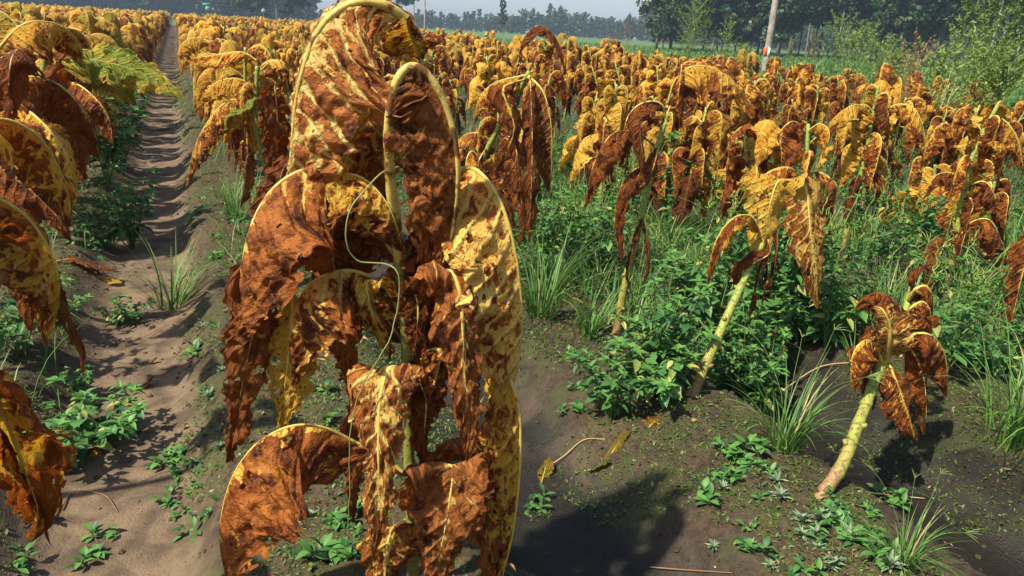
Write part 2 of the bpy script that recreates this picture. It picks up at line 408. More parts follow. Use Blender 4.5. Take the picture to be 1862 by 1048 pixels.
def leaf(P, w, fold=(55, 80), w2=None, fold2=None, S=(1, 0, 0), pet=.12, nt=24, ns=6, crump=.014, seed=0,
         brown=.6, green=0., rag=.25, holes=0., rib=.005, toward=None, outward=None, ribmb=None, ribseg=6, fat=.72, pleat=1., pale=0., wav=1.):
    """one drooping leaf: midrib line P, two half blades folded away from the midrib"""
    mid = catmull(P, nt); T = nrm(np.gradient(mid, axis=0))
    S = np.asarray(S, float)
    Sv = nrm(S-(T@S)[:, None]*T); N = np.cross(T, Sv)
    if outward is None:
        k = max(3, int(nt*.6)); sc = N[:k, 2].sum()+.35*(N[:k]@(-FH if toward is None else np.asarray(toward))).sum()
        sg = 1 if sc >= 0 else -1
    else: sg = outward
    N = N*sg
    t = np.linspace(0, 1, nt); L = np.linalg.norm(np.diff(mid, axis=0), axis=1).sum()
    tt = np.clip((t-pet)/(1-pet), 0, 1)
    pr = np.sin(pi*tt**fat)**.8; pr = np.maximum(pr, .045*(t < .98)+.02)
    r0 = random.Random(seed); sd = seed*1.37+1
    w2 = w if w2 is None else w2; fold2 = fold if fold2 is None else fold2
    cols = []; uvs = []
    for side, ww, fo in ((-1, w, fold), (1, w2, fold2)):
        s = np.linspace(0, 1, ns+1)
        wm = ww*pr*(1+rag*(fbm(t*9, t*0+side*3, sd, 3, .7)))*(1-.5*rag*(vnoise(t*30, t*0+side, sd) > .72))
        ph = np.radians(fo[0]+(fo[1]-fo[0])*s[None, :]+wav*38*fbm(t*3.5, t*0+side*5.5, sd+2, 2)[:, None]*s[None, :]**.7)
        ph = ph+np.radians(46)*wav*fbm(t[:, None]*6+0*s, s[None, :]*2.5+side*9+0*t[:, None], sd+4, 2)*s[None, :]
        d = side*Sv[:, None]*np.cos(ph)[..., None]-N[:, None]*np.sin(ph)[..., None]
        step = d*(wm[:, None, None]/ns); step[:, 0] = 0
        pos = mid[:, None]+np.cumsum(step, 1)
        nb = nrm(np.cross(np.broadcast_to(T[:, None], d.shape), d))
        TT, SS = np.meshgrid(t, s, indexing='ij')
        amp = crump*np.minimum(1, SS*3)*np.minimum(1, pr[:, None]*2)
        lx = TT*L*22; ly = SS*ww*22+side*40
        dis = amp*(1.3*fbm(lx*.55, ly*.55, sd+7, 2)+.9*fbm(lx*1.6, ly*1.3, sd+9, 3, .6))
        vp = TT*13-SS*2.0
        dis = dis+pleat*.0065*(w/.12)*np.abs(np.sin(pi*vp))*np.sqrt(SS)*np.minimum(1, pr[:, None]*2)
        dis = dis+crump*1.1*sstep(.75, 1, SS)*fbm(TT*26, SS*2+side*8, sd+11, 2)
        pos = pos+nb*dis[..., None]
        if nt > 60: pos = pos+nb*(crump*.5*np.minimum(1, SS*4)*(fbm(lx*3.4, ly*3.0, sd+31, 3, .6)-1.1*np.abs(fbm(lx*1.3, ly*1.9, sd+33, 2))))[..., None]
        # shrivelling along the length
        pos = pos+T[:, None]*(crump*.9*SS*fbm(TT*11, SS*3+side*4, sd+13, 2))[..., None]
        U = np.stack([side*SS, TT], -1)
        if side < 0: cols.append(pos[:, ::-1]); uvs.append(U[:, ::-1])
        else: cols.append(pos[:, 1:]); uvs.append(U[:, 1:])
    G = np.concatenate(cols, 1); UV = np.concatenate(uvs, 1); nc = G.shape[1]
    idx = np.arange(nt*nc).reshape(nt, nc)
    F = np.stack([idx[:-1, :-1], idx[:-1, 1:], idx[1:, 1:], idx[1:, :-1]], -1)
    if holes > 0:
        uc = (UV[:-1, :-1]+UV[1:, 1:])/2; x = uc[..., 0]*w*38; y = uc[..., 1]*L*38
        hn = fbm(x, y, sd+21, 2, .6)+.35*fbm(x*.3, y*.3, sd+23, 1)
        edge = np.abs(uc[..., 0]); hm = (hn > .82-.5*holes) & (edge > .10)
        hm |= (edge > .80) & (fbm(x*.7+9, y*.7, sd+25, 3, .7) > .25-.3*holes)
        F = F[~hm]
    mb = MB(); c = (min(1, max(0, brown)), green, (seed*.6180339) % 1, pale)
    F = F.reshape(-1, 4)
    mb.add(G.reshape(-1, 3), F, UV.reshape(-1, 2), c, 0)
    if rib > 0:
        tgt, mi = (ribmb, 0) if ribmb is not None else (mb, 1)
        rr = rib*(1.08-.98*t**.8)*(1+.22*fbm(t*26, t*0, sd+41, 3)); tube(mid-N*rib*.35, rr, ribseg, (brown, green, 0, 0), tgt, mi)
    return mb

def stem_mb(P, r0, r1, ns=9, n=40, nodes=9, seed=0, dark=0., hmax=1.0):
    mid = catmull(P, n); t = np.linspace(0, 1, n)
    r = r0+(r1-r0)*t; r = r*(1+.45*np.exp(-(t/.035)**2))
    rr = random.Random(seed)
    mb = MB()
    for k in range(nodes):
        c = .08+.86*(k+rr.uniform(-.2, .2))/nodes; r = r*(1+.13*np.exp(-((t-c)/.012)**2))
        # leaf scar: small collar stub on the stem
        i = min(n-2, max(1, int(c*n))); T = nrm(mid[i+1]-mid[i]); a = k*2.4+seed
        side = nrm(np.cross(T, [math.cos(a), math.sin(a), .2]))
        p = mid[i]+side*r[i]*.75
        q = p+side*r[i]*.75+T*r[i]*.5
        tube([p, (p+q)/2, q], [r[i]*.55, r[i]*.42, r[i]*.28], 6, (t[i]*hmax, .45, 0, 0), mb, 0)
    cc = np.stack([t*hmax, np.full(n, dark), t*0, t*0], 1)
    # darker rings at the nodes
    for k in range(nodes):
        c = .08+.86*(k)/nodes; cc[:, 1] = np.maximum(cc[:, 1], .62*np.exp(-((t-c)/.012)**2))
    if n > 20 and r0 > .012:
        for k in range(6):       # root spurs
            a = k*1.05+seed; d = np.array([math.cos(a), math.sin(a), 0])
            tube([mid[1]+[0, 0, .02], mid[0]+d*r0*1.3+[0, 0, .022], mid[0]+d*r0*3.0+[0, 0, -.004]], [r0*.5, r0*.38, r0*.12], 6, (0, .1, 0, 0), mb, 0)
    mid = mid+.004*np.stack([fbm(t*8, t*0+i, seed, 2) for i in range(3)], 1)
    tube(mid, r, ns, None, mb, 0, cc); return mb

def droop_path(base, az, L, e0, e1, k0=.02, k1=.55, n=9, seed=0):
    rr = random.Random(seed); P = [np.asarray(base, float)]; a = az
    for i in range(n):
        t = (i+.5)/n; e = e0+(e1-e0)*float(sstep(k0, k1, t)); a += rr.uniform(-.10, .10)
        e += rr.uniform(-.12, .12)
        P.append(P[-1]+np.array([math.cos(a)*math.cos(e), math.sin(a)*math.cos(e), math.sin(e)])*L/n)
    return P

def plant_parts(seed, H=1.15, kind='right', lod=0, nleaf=None, stempath=None, leaves=True, top=True, sink=.02, r0=.017):
    """returns (stem MB, [leaf MB...]) in local space, stem base at origin"""
    rr = random.Random(seed); left_ = kind == 'left'
    if stempath is None:
        lv = .10 if left_ else .20; lean = rr.uniform(-lv, lv), rr.uniform(-lv, lv)
        stempath = [np.array([lean[0]*H*(q**1.5)+rr.uniform(-.012, .012), lean[1]*H*(q**1.5)+rr.uniform(-.012, .012), -sink+(H*.80+sink)*q]) for q in (0, .3, .6, 1)]
    nst = {0: 30, 1: 12, 2: 4}[lod]
    sm = stem_mb(stempath, r0, r0*.6, {0: 9, 1: 6, 2: 3}[lod], nst, {0: 9, 1: 4, 2: 0}[lod], seed)
    spt = catmull(stempath, 60)
    out = []
    if not leaves: return sm, out
    left = kind == 'left'
    n = nleaf or (rr.randint(12, 15) if left else rr.randint(11, 15))
    pal = rr.uniform(-.12, .12)
    for i in range(n):
        q = i/(n-1)                               # 0 low .. 1 top
        f = (.34 if left else .40)+(.64 if left else .58)*q**.8
        p = spt[min(59, int(f*59))]
        az = seed*1.1+i*2.39996+rr.uniform(-.3, .3)
        low = q < .25
        L = H*(rr.uniform(.46, .62) if left else rr.uniform(.32, .60))*(1-.22*q)
        if low: L *= rr.uniform(.65, .85)
        e0 = rad(rr.uniform(25, 80) if q > .5 else rr.uniform(5, 60)); e1 = rad(-rr.uniform(76, 104))
        k1 = rr.uniform(.50, .85) if left else rr.uniform(.34, .78)
        if low: e0 = rad(rr.uniform(0, 35)); k1 = .25
        P = droop_path(p, az, L, e0, e1, 0.04, k1, 9, seed*31+i)
        # keep above the ground
        for v in P:
            if v[2] < .03: v[2] = .03+.1*(v[2]-.03)
        w = L*(rr.uniform(.21, .29) if left else rr.uniform(.20, .33))*(.65 if low else 1)
        br = (rr.uniform(.30, .78) if left else rr.uniform(.34, .90))+pal+(.35 if low else 0)-(.08 if q > .85 else 0)
        gr = max(0, rr.uniform(-.8, .75)) if left else max(0, rr.uniform(-1.4, .35))
        fold = (rr.uniform(25, 50), rr.uniform(50, 90)) if left else ((rr.uniform(-5, 25), rr.uniform(20, 70)) if rr.random() < .35 else (rr.uniform(25, 65), rr.uniform(55, 110)))
        nt, ns = {0: (34, 8), 1: (16, 4), 2: (8, 2)}[lod]
        S = np.array([-math.sin(az), math.cos(az), 0])
        out.append(leaf(P, w, fold, S=S, pet=.10, nt=nt, ns=ns, crump=(.013 if left else .017) if lod < 2 else .022, seed=seed*13+i, brown=br, green=gr, rag=.42,
                        holes=.3 if lod == 0 else (.1 if lod == 1 else 0), rib=.0055 if left else .0048, wav=1. if left else 1.35, toward=(0, 0, 1), ribseg={0: 6, 1: 4, 2: 3}[lod], pleat=1.0 if lod == 0 else .5))
    # shrivelled black remains hanging on the lower stem
    if lod < 2:
        for i in range(rr.randint(1, 4)):
            f = rr.uniform(.22, .42); p = spt[int(f*59)]; az = rr.uniform(0, 6.28)
            P = droop_path(p, az, rr.uniform(.12, .25), rad(10), rad(-92), 0, .3, 6, seed*77+i)
            for v in P:
                if v[2] < .03: v[2] = .03+.1*(v[2]-.03)
            out.append(leaf(P, .012, (60, 120), S=(-math.sin(az), math.cos(az), 0), pet=.0, nt=14, ns=2, crump=.008, seed=seed*7+i, brown=1, rag=.5, rib=.002, toward=(0, 0, 1), ribseg=3))
    return sm, out
LM = [MLEAF, MRIB]

# ================================================================= SETTING
def graded(edges, step, outs):
    a = list(np.arange(edges[0], edges[1], step)); x = a[-1]; d = step
    while x < outs[1][0]: d = min(d*1.12, outs[1][1]); x += d; a.append(x)
    while x < outs[1][2]: d *= 1.25; x += d; a.append(x)
    b = []; x = edges[0]; d = step
    while x > outs[0][0]: d = min(d*1.12, outs[0][1]); x -= d; b.append(x)
    while x > outs[0][2]: d *= 1.25; x -= d; b.append(x)
    return np.array(b[::-1]+a)
gxs = graded((-1.3, 4.6), .018, ((-19, .12, -2500), (19, .12, 2500)))
gys = graded((.7, 5.2), .018, ((-2, .3, -300), (60, .5, 4000)))
GX, GY = np.meshgrid(gxs, gys, indexing='ij'); GZ = gz(GX, GY)
far = np.hypot(GX, GY) > 400; GZ = np.where(far, .1, GZ)
mb = MB(); idx = np.arange(GX.size).reshape(GX.shape)
F = np.stack([idx[:-1, :-1], idx[1:, :-1], idx[1:, 1:], idx[:-1, 1:]], -1).reshape(-1, 4)
rg = sstep(.08, .66, ridge(GX+.05*fbm(GX*6, GY*6, 3, 3))); fi = infield(GX, GY)*(1-sstep(95, 110, GY))
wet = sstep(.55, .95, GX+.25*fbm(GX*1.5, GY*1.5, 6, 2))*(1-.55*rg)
nz_ = .25*fbm(GX*3.1, GY*3.1, 71, 3)
soak_shade = np.maximum(np.exp(-((GX-2.36)/(.36+nz_*.5))**2*1.2)*(1-sstep(2.7, 3.7, GY+nz_)), np.exp(-((GX-.90)/(.34+nz_*.5))**2*1.3)*(1-sstep(1.9, 2.6, GY+nz_*1.5)))  # soaked furrow patches, mask also carries the painted shade lying there
C = np.stack([rg*fi, wet*fi, 1-fi, np.clip(soak_shade*1.3, 0, 1)], -1).reshape(-1, 4)
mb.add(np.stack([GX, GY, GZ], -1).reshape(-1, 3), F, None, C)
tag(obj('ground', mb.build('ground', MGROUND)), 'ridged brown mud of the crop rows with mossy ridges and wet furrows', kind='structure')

words_ = ['first', 'second', 'third', 'fourth', 'fifth', 'sixth', 'seventh', 'eighth', 'ninth', 'tenth', 'eleventh', 'twelfth', 'thirteenth', 'fourteenth']
# ---- background: far woods, nearer trees, tall weeds, poles and signs
def quads_cloud(mb, pts, size, g, C, m=0, aspect=.7):
    n = len(pts); a = nrm(g.standard_normal((n, 3))); b = nrm(np.cross(a, g.standard_normal((n, 3)))); s = size*g.uniform(.6, 1.4, n)[:, None]
    # leaf clump as a small six-sided star of two crossed lozenges
    V = np.stack([pts-a*s, pts-b*s*aspect, pts+a*s, pts+b*s*aspect], 1).reshape(-1, 3)
    F = np.arange(4*n).reshape(n, 4); mb.add(V, F, None, np.repeat(C, 4, 0) if np.ndim(C) > 1 else C, m)
def tree_mbs(seed, H=14, R=3., kind='broad', nq=2600, size=.28, crown0=.3, pale=0.3):
    g = np.random.default_rng(seed); tr = MB(); cr = MB()
    lean = g.normal(0, .02, 2)*H; T = catmull([np.array([0, 0, -.2]), np.array([lean[0]*.3, lean[1]*.3, H*.4]), np.array([lean[0], lean[1], H*.95])], 16)
    r0 = H*(.008 if kind == 'thin' else .012); tube(T, np.linspace(r0, r0*.2, 16), 7, (pale, 0, 0, 0), tr)
    nb = 26 if kind != 'pine' else 22; cps = []
    for i in range(nb):
        f = crown0+(1-crown0)*(i/nb)**.9; p0 = np.array([np.interp(f, np.linspace(0, 1, 16), T[:, k]) for k in range(3)])
        az = i*2.4+g.normal(0, .4)
        if kind == 'broad': ln = R*(math.sin(pi*min(1, (f-crown0)/(1-crown0)*.85+.12)))**.6*g.uniform(.6, 1.15); up = g.uniform(.1, .8)
        elif kind == 'pine': ln = R*(1.05-.85*(f-crown0)/(1-crown0))*g.uniform(.6, 1.1); up = g.uniform(-.1, .35)
        else: ln = R*g.uniform(.3, 1.0)*(1.1-.5*f); up = g.uniform(.4, 1.2)
        d = np.array([math.cos(az), math.sin(az), up]); p1 = p0+d*ln
        tube([p0, (p0+p1)/2+[0, 0, .1*ln], p1], [r0*.35*(1-f*.6), r0*.2, r0*.06], 4, (pale, 0, 0, 0), tr)
        for c in range(4): cps.append((p0+(p1-p0)*g.uniform(.35, 1.1)+g.normal(0, .12*R, 3), R*g.uniform(.14, .30)*(1 if kind != 'thin' else .75)))
    per = nq//len(cps)
    for c, rad_ in cps:
        k = max(4, int(per*g.uniform(.4, 1.6))); d = nrm(g.standard_normal((k, 3)))*(g.random(k)[:, None]**.4)*rad_*[1.15, 1.15, .75]
        cc = np.zeros((k, 4)); cc[:, 0] = np.clip(g.uniform(.1, .9)+g.normal(0, .15, k), 0, 1); cc[:, 1] = (g.random() < .12)*.5
        quads_cloud(cr, c+d, size, g, cc)
    return tr, cr
def make_tree(name, seed, **k):
    return (name, seed, k)
def make_tree_now(name, seed, k):
    tr, cr = tree_mbs(seed, **k); e = obj(name, None); e.empty_display_size = .5
    obj('trunk', tr.build('trunk', MBARK), e); obj('crown', cr.build('crown', MTREE), e); return e
def azd(u, dist, v=60):
    """ground point under pixel column u at horizontal distance dist"""
    d = CF+CR*(u-931)/FPX-CU*(v-524)/FPX; h = nrm(d[:2]); return h[0]*dist, h[1]*dist
tp = {
 'broad': [make_tree('broadleaf_tree', 700+i, H=(15, 17, 13)[i], R=(3.6, 4.2, 3.2)[i], kind='broad', nq=8200, size=.23, crown0=(.22, .28, .15)[i], pale=.15) for i in range(3)],
 'pine': [make_tree('pine_tree', 710+i, H=(17, 20)[i], R=(3.4, 3.0)[i], kind='pine', nq=6500, size=.22, crown0=(.12, .42)[i], pale=.1) for i in range(2)],
 'thin': [make_tree('slender_tree', 720+i, H=(16, 14, 18)[i], R=(2.2, 1.8, 2.6)[i], kind='thin', nq=2600, size=.20, crown0=(.35, .3, .45)[i], pale=(.45, .3, .5)[i]) for i in range(3)]}
usedt = {}; tr_ = random.Random(8)
def place_tree(kind, i, u, dist, label, sc=1., grp='trees at the edge of the field'):
    src = tp[kind][i % len(tp[kind])]
    if src[1] not in usedt: usedt[src[1]] = o = make_tree_now(*src)
    else: o = copy_tree(usedt[src[1]])
    x, y = azd(u, dist); o.location = (x, y, 0.05); o.rotation_euler.z = tr_.uniform(0, 6.28); o.scale = (sc, sc, sc*tr_.uniform(.92, 1.08))
    tag(o, label, 'tree', grp)
# dark evergreen clump left of the pole
for u, d, k, i, sc, lb in ((1196, 96, 'pine', 0, .95, 'dark evergreen at the left end of the nearer tree clump'), (1222, 98, 'pine', 0, 1.05, 'tall dark evergreen in the middle of the nearer clump'), (1252, 94, 'broad', 1, .8, 'full dark tree behind the feathery green sapling'), (1282, 97, 'broad', 0, .72, 'dark tree at the right end of the nearer clump'),
                         (1208, 105, 'broad', 2, .9, 'shaded tree tucked behind the two evergreens')):
    place_tree(k, i, u, d, lb, sc)
wood = [(1300+i*10.5+tr_.uniform(-5, 5), tr_.uniform(88, 128)) for i in range(56)]
seenk = {}
side_word = lambda u: 'between the dark clump and the pole' if u < 1395 else ('just right of the pole' if u < 1500 else ('behind the field edge saplings' if u < 1640 else ('above the tall weeds on the right' if u < 1760 else 'at the right end of the wood')))
for i, (u, d) in enumerate(wood):
    k = ('thin', 'broad', 'thin', 'thin', 'thin', 'broad')[tr_.randrange(6)]; j = tr_.randrange(3); w_ = side_word(u)
    if 1350 < u < 1450: k = 'broad'
    nm = {'thin': 'slender pale trunked', 'broad': 'full leafed dark', 'pine': 'tall dark evergreen'}[k]
    c = seenk.get((k, w_), 0); seenk[(k, w_)] = c+1
    place_tree(k, j, u, d, '%s tree %s, %s such tree there' % (nm, w_, words_[c]), tr_.uniform(.8, 1.05), 'trees of the wood on the right')
# left trees above the field end
for u, d, k, i, sc, lb in ((438, 150, 'broad', 0, .9, 'round dark tree left of the foreground plant top'), (505, 140, 'broad', 1, 1.0, 'big dark tree right beside the top of the foreground plant'), (535, 150, 'broad', 2, 1.1, 'dark tree half hidden by the top of the foreground plant'),
                         (752, 170, 'thin', 0, 1., 'sparse tree next to the distant bare pole'), (722, 175, 'broad', 0, .9, 'bushy tree left of the distant bare pole'), (915, 120, 'thin', 1, .45, 'small bright bushy tree before the far wood'), (470, 160, 'broad', 2, .8, 'shorter dark tree between the two larger ones at upper left')):
    place_tree(k, i, u, d, lb, sc)
# far woods in the haze
fw = MB(); g = np.random.default_rng(77)
tmpls = [tree_mbs(740+i, H=(13, 15, 11, 17)[i], R=(3.6, 4, 3.4, 2.6)[i], kind=('broad', 'broad', 'broad', 'thin')[i], nq=520, size=.62, crown0=.12) for i in range(4)]
tmpls = [merged_arr for merged_arr in [(lambda a, b: (np.vstack([a[0], b[0]]), np.vstack([a[1], b[1]+len(a[0])]), np.vstack([a[2], b[2]]), np.vstack([a[3], b[3]]), np.concatenate([a[4]+1, b[4]])))(t_[0].arr(), t_[1].arr()) for t_ in tmpls]]
for u in np.arange(-90, 1960, 6.0):
    for rep in range(2):
        uu = u+g.uniform(-5, 5); base = 230 if uu > 600 else 330
        d = (250 if uu < 560 else 300 if uu < 1180 else 240)+rep*30+g.uniform(-15, 15)
        x, y = azd(uu, d); hs = g.uniform(.62, 1.05)*(1+.12*math.sin(uu*.021))
        if 560 < uu < 1180: hs *= .46+.24*(uu-760)/400
        elif uu >= 1180: hs *= .8
        else: hs *= 1.25
        fw.addmb(tmpls[g.integers(4)], rotz(g.uniform(0, 6.28)), np.array([x, y, 0]), hs)
tag(obj('far_woods', fw.build('far_woods', [MTREE, MBARK])), 'hazy blue far wood closing the horizon', 'woods', kind='stuff')
# green meadow growth beyond the field edge
md = MB(); n = 42000
y = 4+(100-4)*g.random(n)**1.5; x = 14.0+g.random(n)**1.3*(12+.9*y); P0 = np.stack([x, y, gz(x, y, False)], 1)
u, v, d = zip(*[(0, 0, 0)]) if False else (None, None, None)
rel = P0-CP; zz = rel@CF; uu = 931+FPX*(rel@CR)/zz; k = (zz > 1) & (uu > 700) & (uu < 1950); P0 = P0[k]; n = len(P0)
dd = np.hypot(P0[:, 0], P0[:, 1]); hh = (.18+.45*np.clip(fbm(P0[:, 0]*.35, P0[:, 1]*.35, 51, 3)+.25, 0, 1))*(1+0*dd)
MDW = (P0, dd, hh)
def blades0(mb, base, az, el0, L, w, bend, C, nseg=2):
    n = len(base); t = np.linspace(0, 1, nseg+1); e = el0[:, None]-bend[:, None]*t[None]
    r = np.cumsum(np.cos(e)*L[:, None]/nseg, 1); z = np.cumsum(np.sin(e)*L[:, None]/nseg, 1); r -= r[:, :1]; z -= z[:, :1]
    ctr = base[:, None]+np.stack([r*np.cos(az)[:, None], r*np.sin(az)[:, None], z], -1)
    Y = np.stack([-np.sin(az), np.cos(az), 0*az], 1)[:, None]; ww = (w[:, None]*(1-t[None]**2)*.5+.001)[..., None]
    V = np.stack([ctr-Y*ww, ctr+Y*ww], 2); ids = np.arange(n*(nseg+1)*2).reshape(n, nseg+1, 2)
    F = np.stack([ids[:, :-1, 0], ids[:, 1:, 0], ids[:, 1:, 1], ids[:, :-1, 1]], -1).reshape(-1, 4)
    mb.add(V.reshape(-1, 3), F, None, np.repeat(C, (nseg+1)*2, 0))
for rep in range(3):
    C = np.zeros((n, 4)); C[:, 0] = np.clip(.45+.3*g.standard_normal(n), 0, 1); C[:, 1] = (g.random(n) < .12)*g.random(n)*.8
    blades0(md, P0+np.c_[g.normal(0, .1, (n, 2)), np.zeros(n)-.02], g.random(n)*6.28, np.radians(g.uniform(50, 88, n)), hh*g.uniform(.5, 1.3, n), .010+.0011*dd, np.radians(g.uniform(10, 80, n)), C, 3)
tag(obj('meadow', md.build('meadow', MGRASS)), 'rough green growth beyond the edge of the tobacco field', 'grass', kind='stuff')
# tall feathery weeds and saplings
def feathery(seed, H, R, nb=40, nl=26, ls=.05, mat=MFEN, tone=.5, red=0., name='feathery_weed', upness=1.1, sr=.008):
    g2 = np.random.default_rng(seed); st = MB(); fo = MB()
    T = catmull([np.zeros(3)-[0, 0, .1], np.array([g2.normal(0, .02)*H, g2.normal(0, .02)*H, H*.5]), np.array([g2.normal(0, .03)*H, g2.normal(0, .03)*H, H])], 16)
    tube(T, np.linspace(sr, sr*.2, 16), 5, (.5, .2, 0, 0), st)
    for i in range(nb):
        f = .18+.8*i/nb; p0 = np.array([np.interp(f, np.linspace(0, 1, 16), T[:, k]) for k in range(3)]); az = i*2.4+g2.normal(0, .3)
        ln = R*(math.sin(pi*min(1, .15+.8*(f-.18)/.82)))**.7*g2.uniform(.6, 1.2); p1 = p0+np.array([math.cos(az), math.sin(az), upness*g2.uniform(.6, 1.3)])*ln
        tube([p0, (p0+p1)/2-[0, 0, .06*ln], p1], [sr*.3, sr*.2, sr*.08], 3, (.5, .2, 0, 0), st)
        t_ = g2.random(nl); pts = p0+(p1-p0)*t_[:, None]+g2.normal(0, .035*R, (nl, 3))
        cc = np.zeros((nl, 4)); cc[:, 0] = np.clip(tone+g2.normal(0, .25, nl), 0, 1); cc[:, 1] = red
        quads_cloud(fo, pts, ls, g2, cc, aspect=.22)
    e = obj(name, None); obj('stems', st.build('stems', MDRY if red > .4 else mat), e); obj('foliage', fo.build('foliage', mat), e); return e
def pl_feather(u, dist, label, seed, **k):
    e = feathery(seed, **k); x, y = azd(u, dist); e.location = (x, y, float(gz(x, y, False))); tag(e, label, 'tall weed' if k.get('name', '') != 'sapling' else 'sapling', 'tall weeds and saplings beyond the field edge')
    return e
pl_feather(1257, 40, 'round feathery pale green sapling before the dark clump', 801, H=2.8, R=1.0, nb=60, nl=40, ls=.06, name='sapling', sr=.02)
pl_feather(1325, 32, 'narrow yellow green sapling left of the wooden pole', 802, H=2.1, R=.45, nb=34, nl=26, ls=.05, name='sapling', tone=.9)
e = pl_feather(1303, 26, 'tall dark weed leaning left before the dark clump', 803, H=3.4, R=.35, nb=40, nl=22, ls=.05, tone=.0); e.rotation_euler = (0, 0, 0); e.rotation_euler.y = rad(-14)
pl_feather(1140, 45, 'brown dead weed stalks at the edge of the green strip', 804, H=2.0, R=.4, nb=26, nl=14, ls=.05, red=.9, tone=.1)
pl_feather(1122, 47, 'shorter brown dead weed beside the taller dead stalks', 805, H=1.6, R=.35, nb=20, nl=12, ls=.05, red=.9, tone=.1)
pl_feather(1522, 30, 'green bushy sapling right of the wooden pole', 806, H=2.3, R=.75, nb=46, nl=34, ls=.05, name='sapling', tone=.2)
pl_feather(1580, 33, 'rounded green sapling behind the field edge', 807, H=2.2, R=.7, nb=40, nl=30, ls=.05, name='sapling', tone=.3)
pl_feather(1485, 36, 'dark reddish weed between the pole and the green sapling', 808, H=1.9, R=.5, nb=30, nl=18, ls=.05, red=.5, tone=.1)
e = pl_feather(1672, 12.5, 'rust coloured dead spikes above a bright green weed clump', 809, H=1.35, R=.28, nb=20, nl=26, ls=.03, red=1., tone=.6, upness=3.)
pl_feather(1790, 15, 'very tall pale green feathery weed on the right', 810, H=2.9, R=.4, nb=70, nl=46, ls=.045, tone=.5)
pl_feather(1830, 17, 'tall thin feathery weed nearest the right edge', 811, H=2.6, R=.34, nb=60, nl=40, ls=.045, tone=.3)
pl_feather(1762, 13, 'tall thin weed left of the very tall one', 812, H=2.2, R=.3, nb=34, nl=24, ls=.04, tone=.4)
pl_feather(1445, 40, 'thin dark weed just right of the pole', 813, H=1.7, R=.35, nb=24, nl=18, ls=.05, red=.2, tone=.1)
def grassy_clump(u, dist, h, spread, n, label, name, seed, yb=0., w=.014, lean=(50, 85)):
    g2 = np.random.default_rng(seed); m_ = MB(); a = g2.random(n)*6.28; r = spread*np.sqrt(g2.random(n)); C = np.zeros((n, 4)); C[:, 0] = np.clip(.6+.3*g2.standard_normal(n), 0, 1); C[:, 1] = np.clip(yb+.2*g2.standard_normal(n), 0, 1)*(yb > 0)
    blades0(m_, np.stack([r*np.cos(a), r*np.sin(a), 0*a-.03], 1), a, np.radians(g2.uniform(*lean, n)), h*g2.uniform(.5, 1.2, n), np.full(n, w), np.radians(g2.uniform(5, 60, n)), C, 5)
    x, y = azd(u, dist); tag(obj(name, m_.build(name, MGRASS), loc=(x, y, float(gz(x, y, False)))), label, 'tall weed', 'tall weeds and saplings beyond the field edge')
grassy_clump(1680, 12.2, 1.0, .45, 800, 'bright green clump of bushy weeds under the rust coloured spikes', 'weed_clump', 821, w=.02)
grassy_clump(1738, 11.5, 1.15, .12, 90, 'tan dry grass plume right of the bright green clump', 'dry_grass', 822, 1., w=.012, lean=(60, 88))
grassy_clump(1766, 12.0, .95, .10, 60, 'smaller tan dry grass beside the taller plume', 'dry_grass', 823, 1., w=.012, lean=(60, 88))
for u, d_, H_, R_, sd_, tn, lb in ((1560, 28, 1.9, .7, 831, .8, 'light green shrub in front of the rounded green sapling'), (1610, 24, 1.5, .6, 832, .6, 'low light green shrub left of the bright green weed clump'),
    (1640, 20, 1.3, .5, 833, .9, 'yellow green shrub just left of the rust coloured spikes'), (1720, 16, 1.5, .55, 834, .7, 'light green shrub between the weed clump and the dry plume'), (1815, 12, 1.5, .6, 835, .8, 'pale green shrub under the very tall weeds on the right'),
    (1850, 11.5, 1.3, .5, 836, .5, 'green shrub at the right picture edge behind the crop'), (1355, 30, 1.2, .45, 837, .8, 'small light shrub left of the foot of the wooden pole')):
    pl_feather(u, d_, lb, sd_, H=H_, R=R_, nb=46, nl=44, ls=.045, tone=tn, name='shrub')
# wooden pole with an orange and white marker
x, y = azd(1401, 38); e = obj('wooden_pole', None, loc=(x, y, 0)); tag(e, 'leaning weathered wooden utility pole with an orange and white marker', 'pole')
P = [np.array([0, 0, -.3]), np.array([0, 0, 3]), np.array([0, 0, 9])]
obj('post', tube(catmull(P, 12), np.linspace(.155, .12, 12), 14, (.75, 0, 0, 0)).build('post', MBARK), e)
def flatmat(name, c, r=.6):
    t = NT(name); n = t.noise(t.n('ShaderNodeTexCoord').outputs['Object'], 9, 3); return t.surf(t.mix(t.math('MULTIPLY', n, .25), c, tuple(.6*k_ for k_ in c)), r, .3)
MOR = flatmat('orange_plastic', (.85, .10, .03)); MWH = flatmat('white_plastic', (.75, .76, .74)); MGN = flatmat('sign_green', (.01, .28, .20)); MGY = flatmat('sign_back', (.20, .25, .28)); MPOST = flatmat('grey_metal', (.25, .25, .26))
def box(sx, sy, sz, c=(0, 0, 0), bev=.12):
    m_ = MB(); b_ = min(sx, sy, sz)*bev; V = []
    for z_, i_ in ((-sz/2, b_), (-sz/2+b_, 0), (sz/2-b_, 0), (sz/2, b_)):
        X, Y = sx/2-i_, sy/2-i_; V += [(-X, -Y, z_), (X, -Y, z_), (X, Y, z_), (-X, Y, z_)]
    V = np.array(V)+c; F = [[3, 2, 1, 0], [12, 13, 14, 15]]+[[a*4+k_, a*4+(k_+1) % 4, (a+1)*4+(k_+1) % 4, (a+1)*4+k_] for a in range(3) for k_ in range(4)]
    m_.add(V, np.array(F)); return m_
ang = math.atan2(-y, -x); ca, sa = math.cos(ang), math.sin(ang)
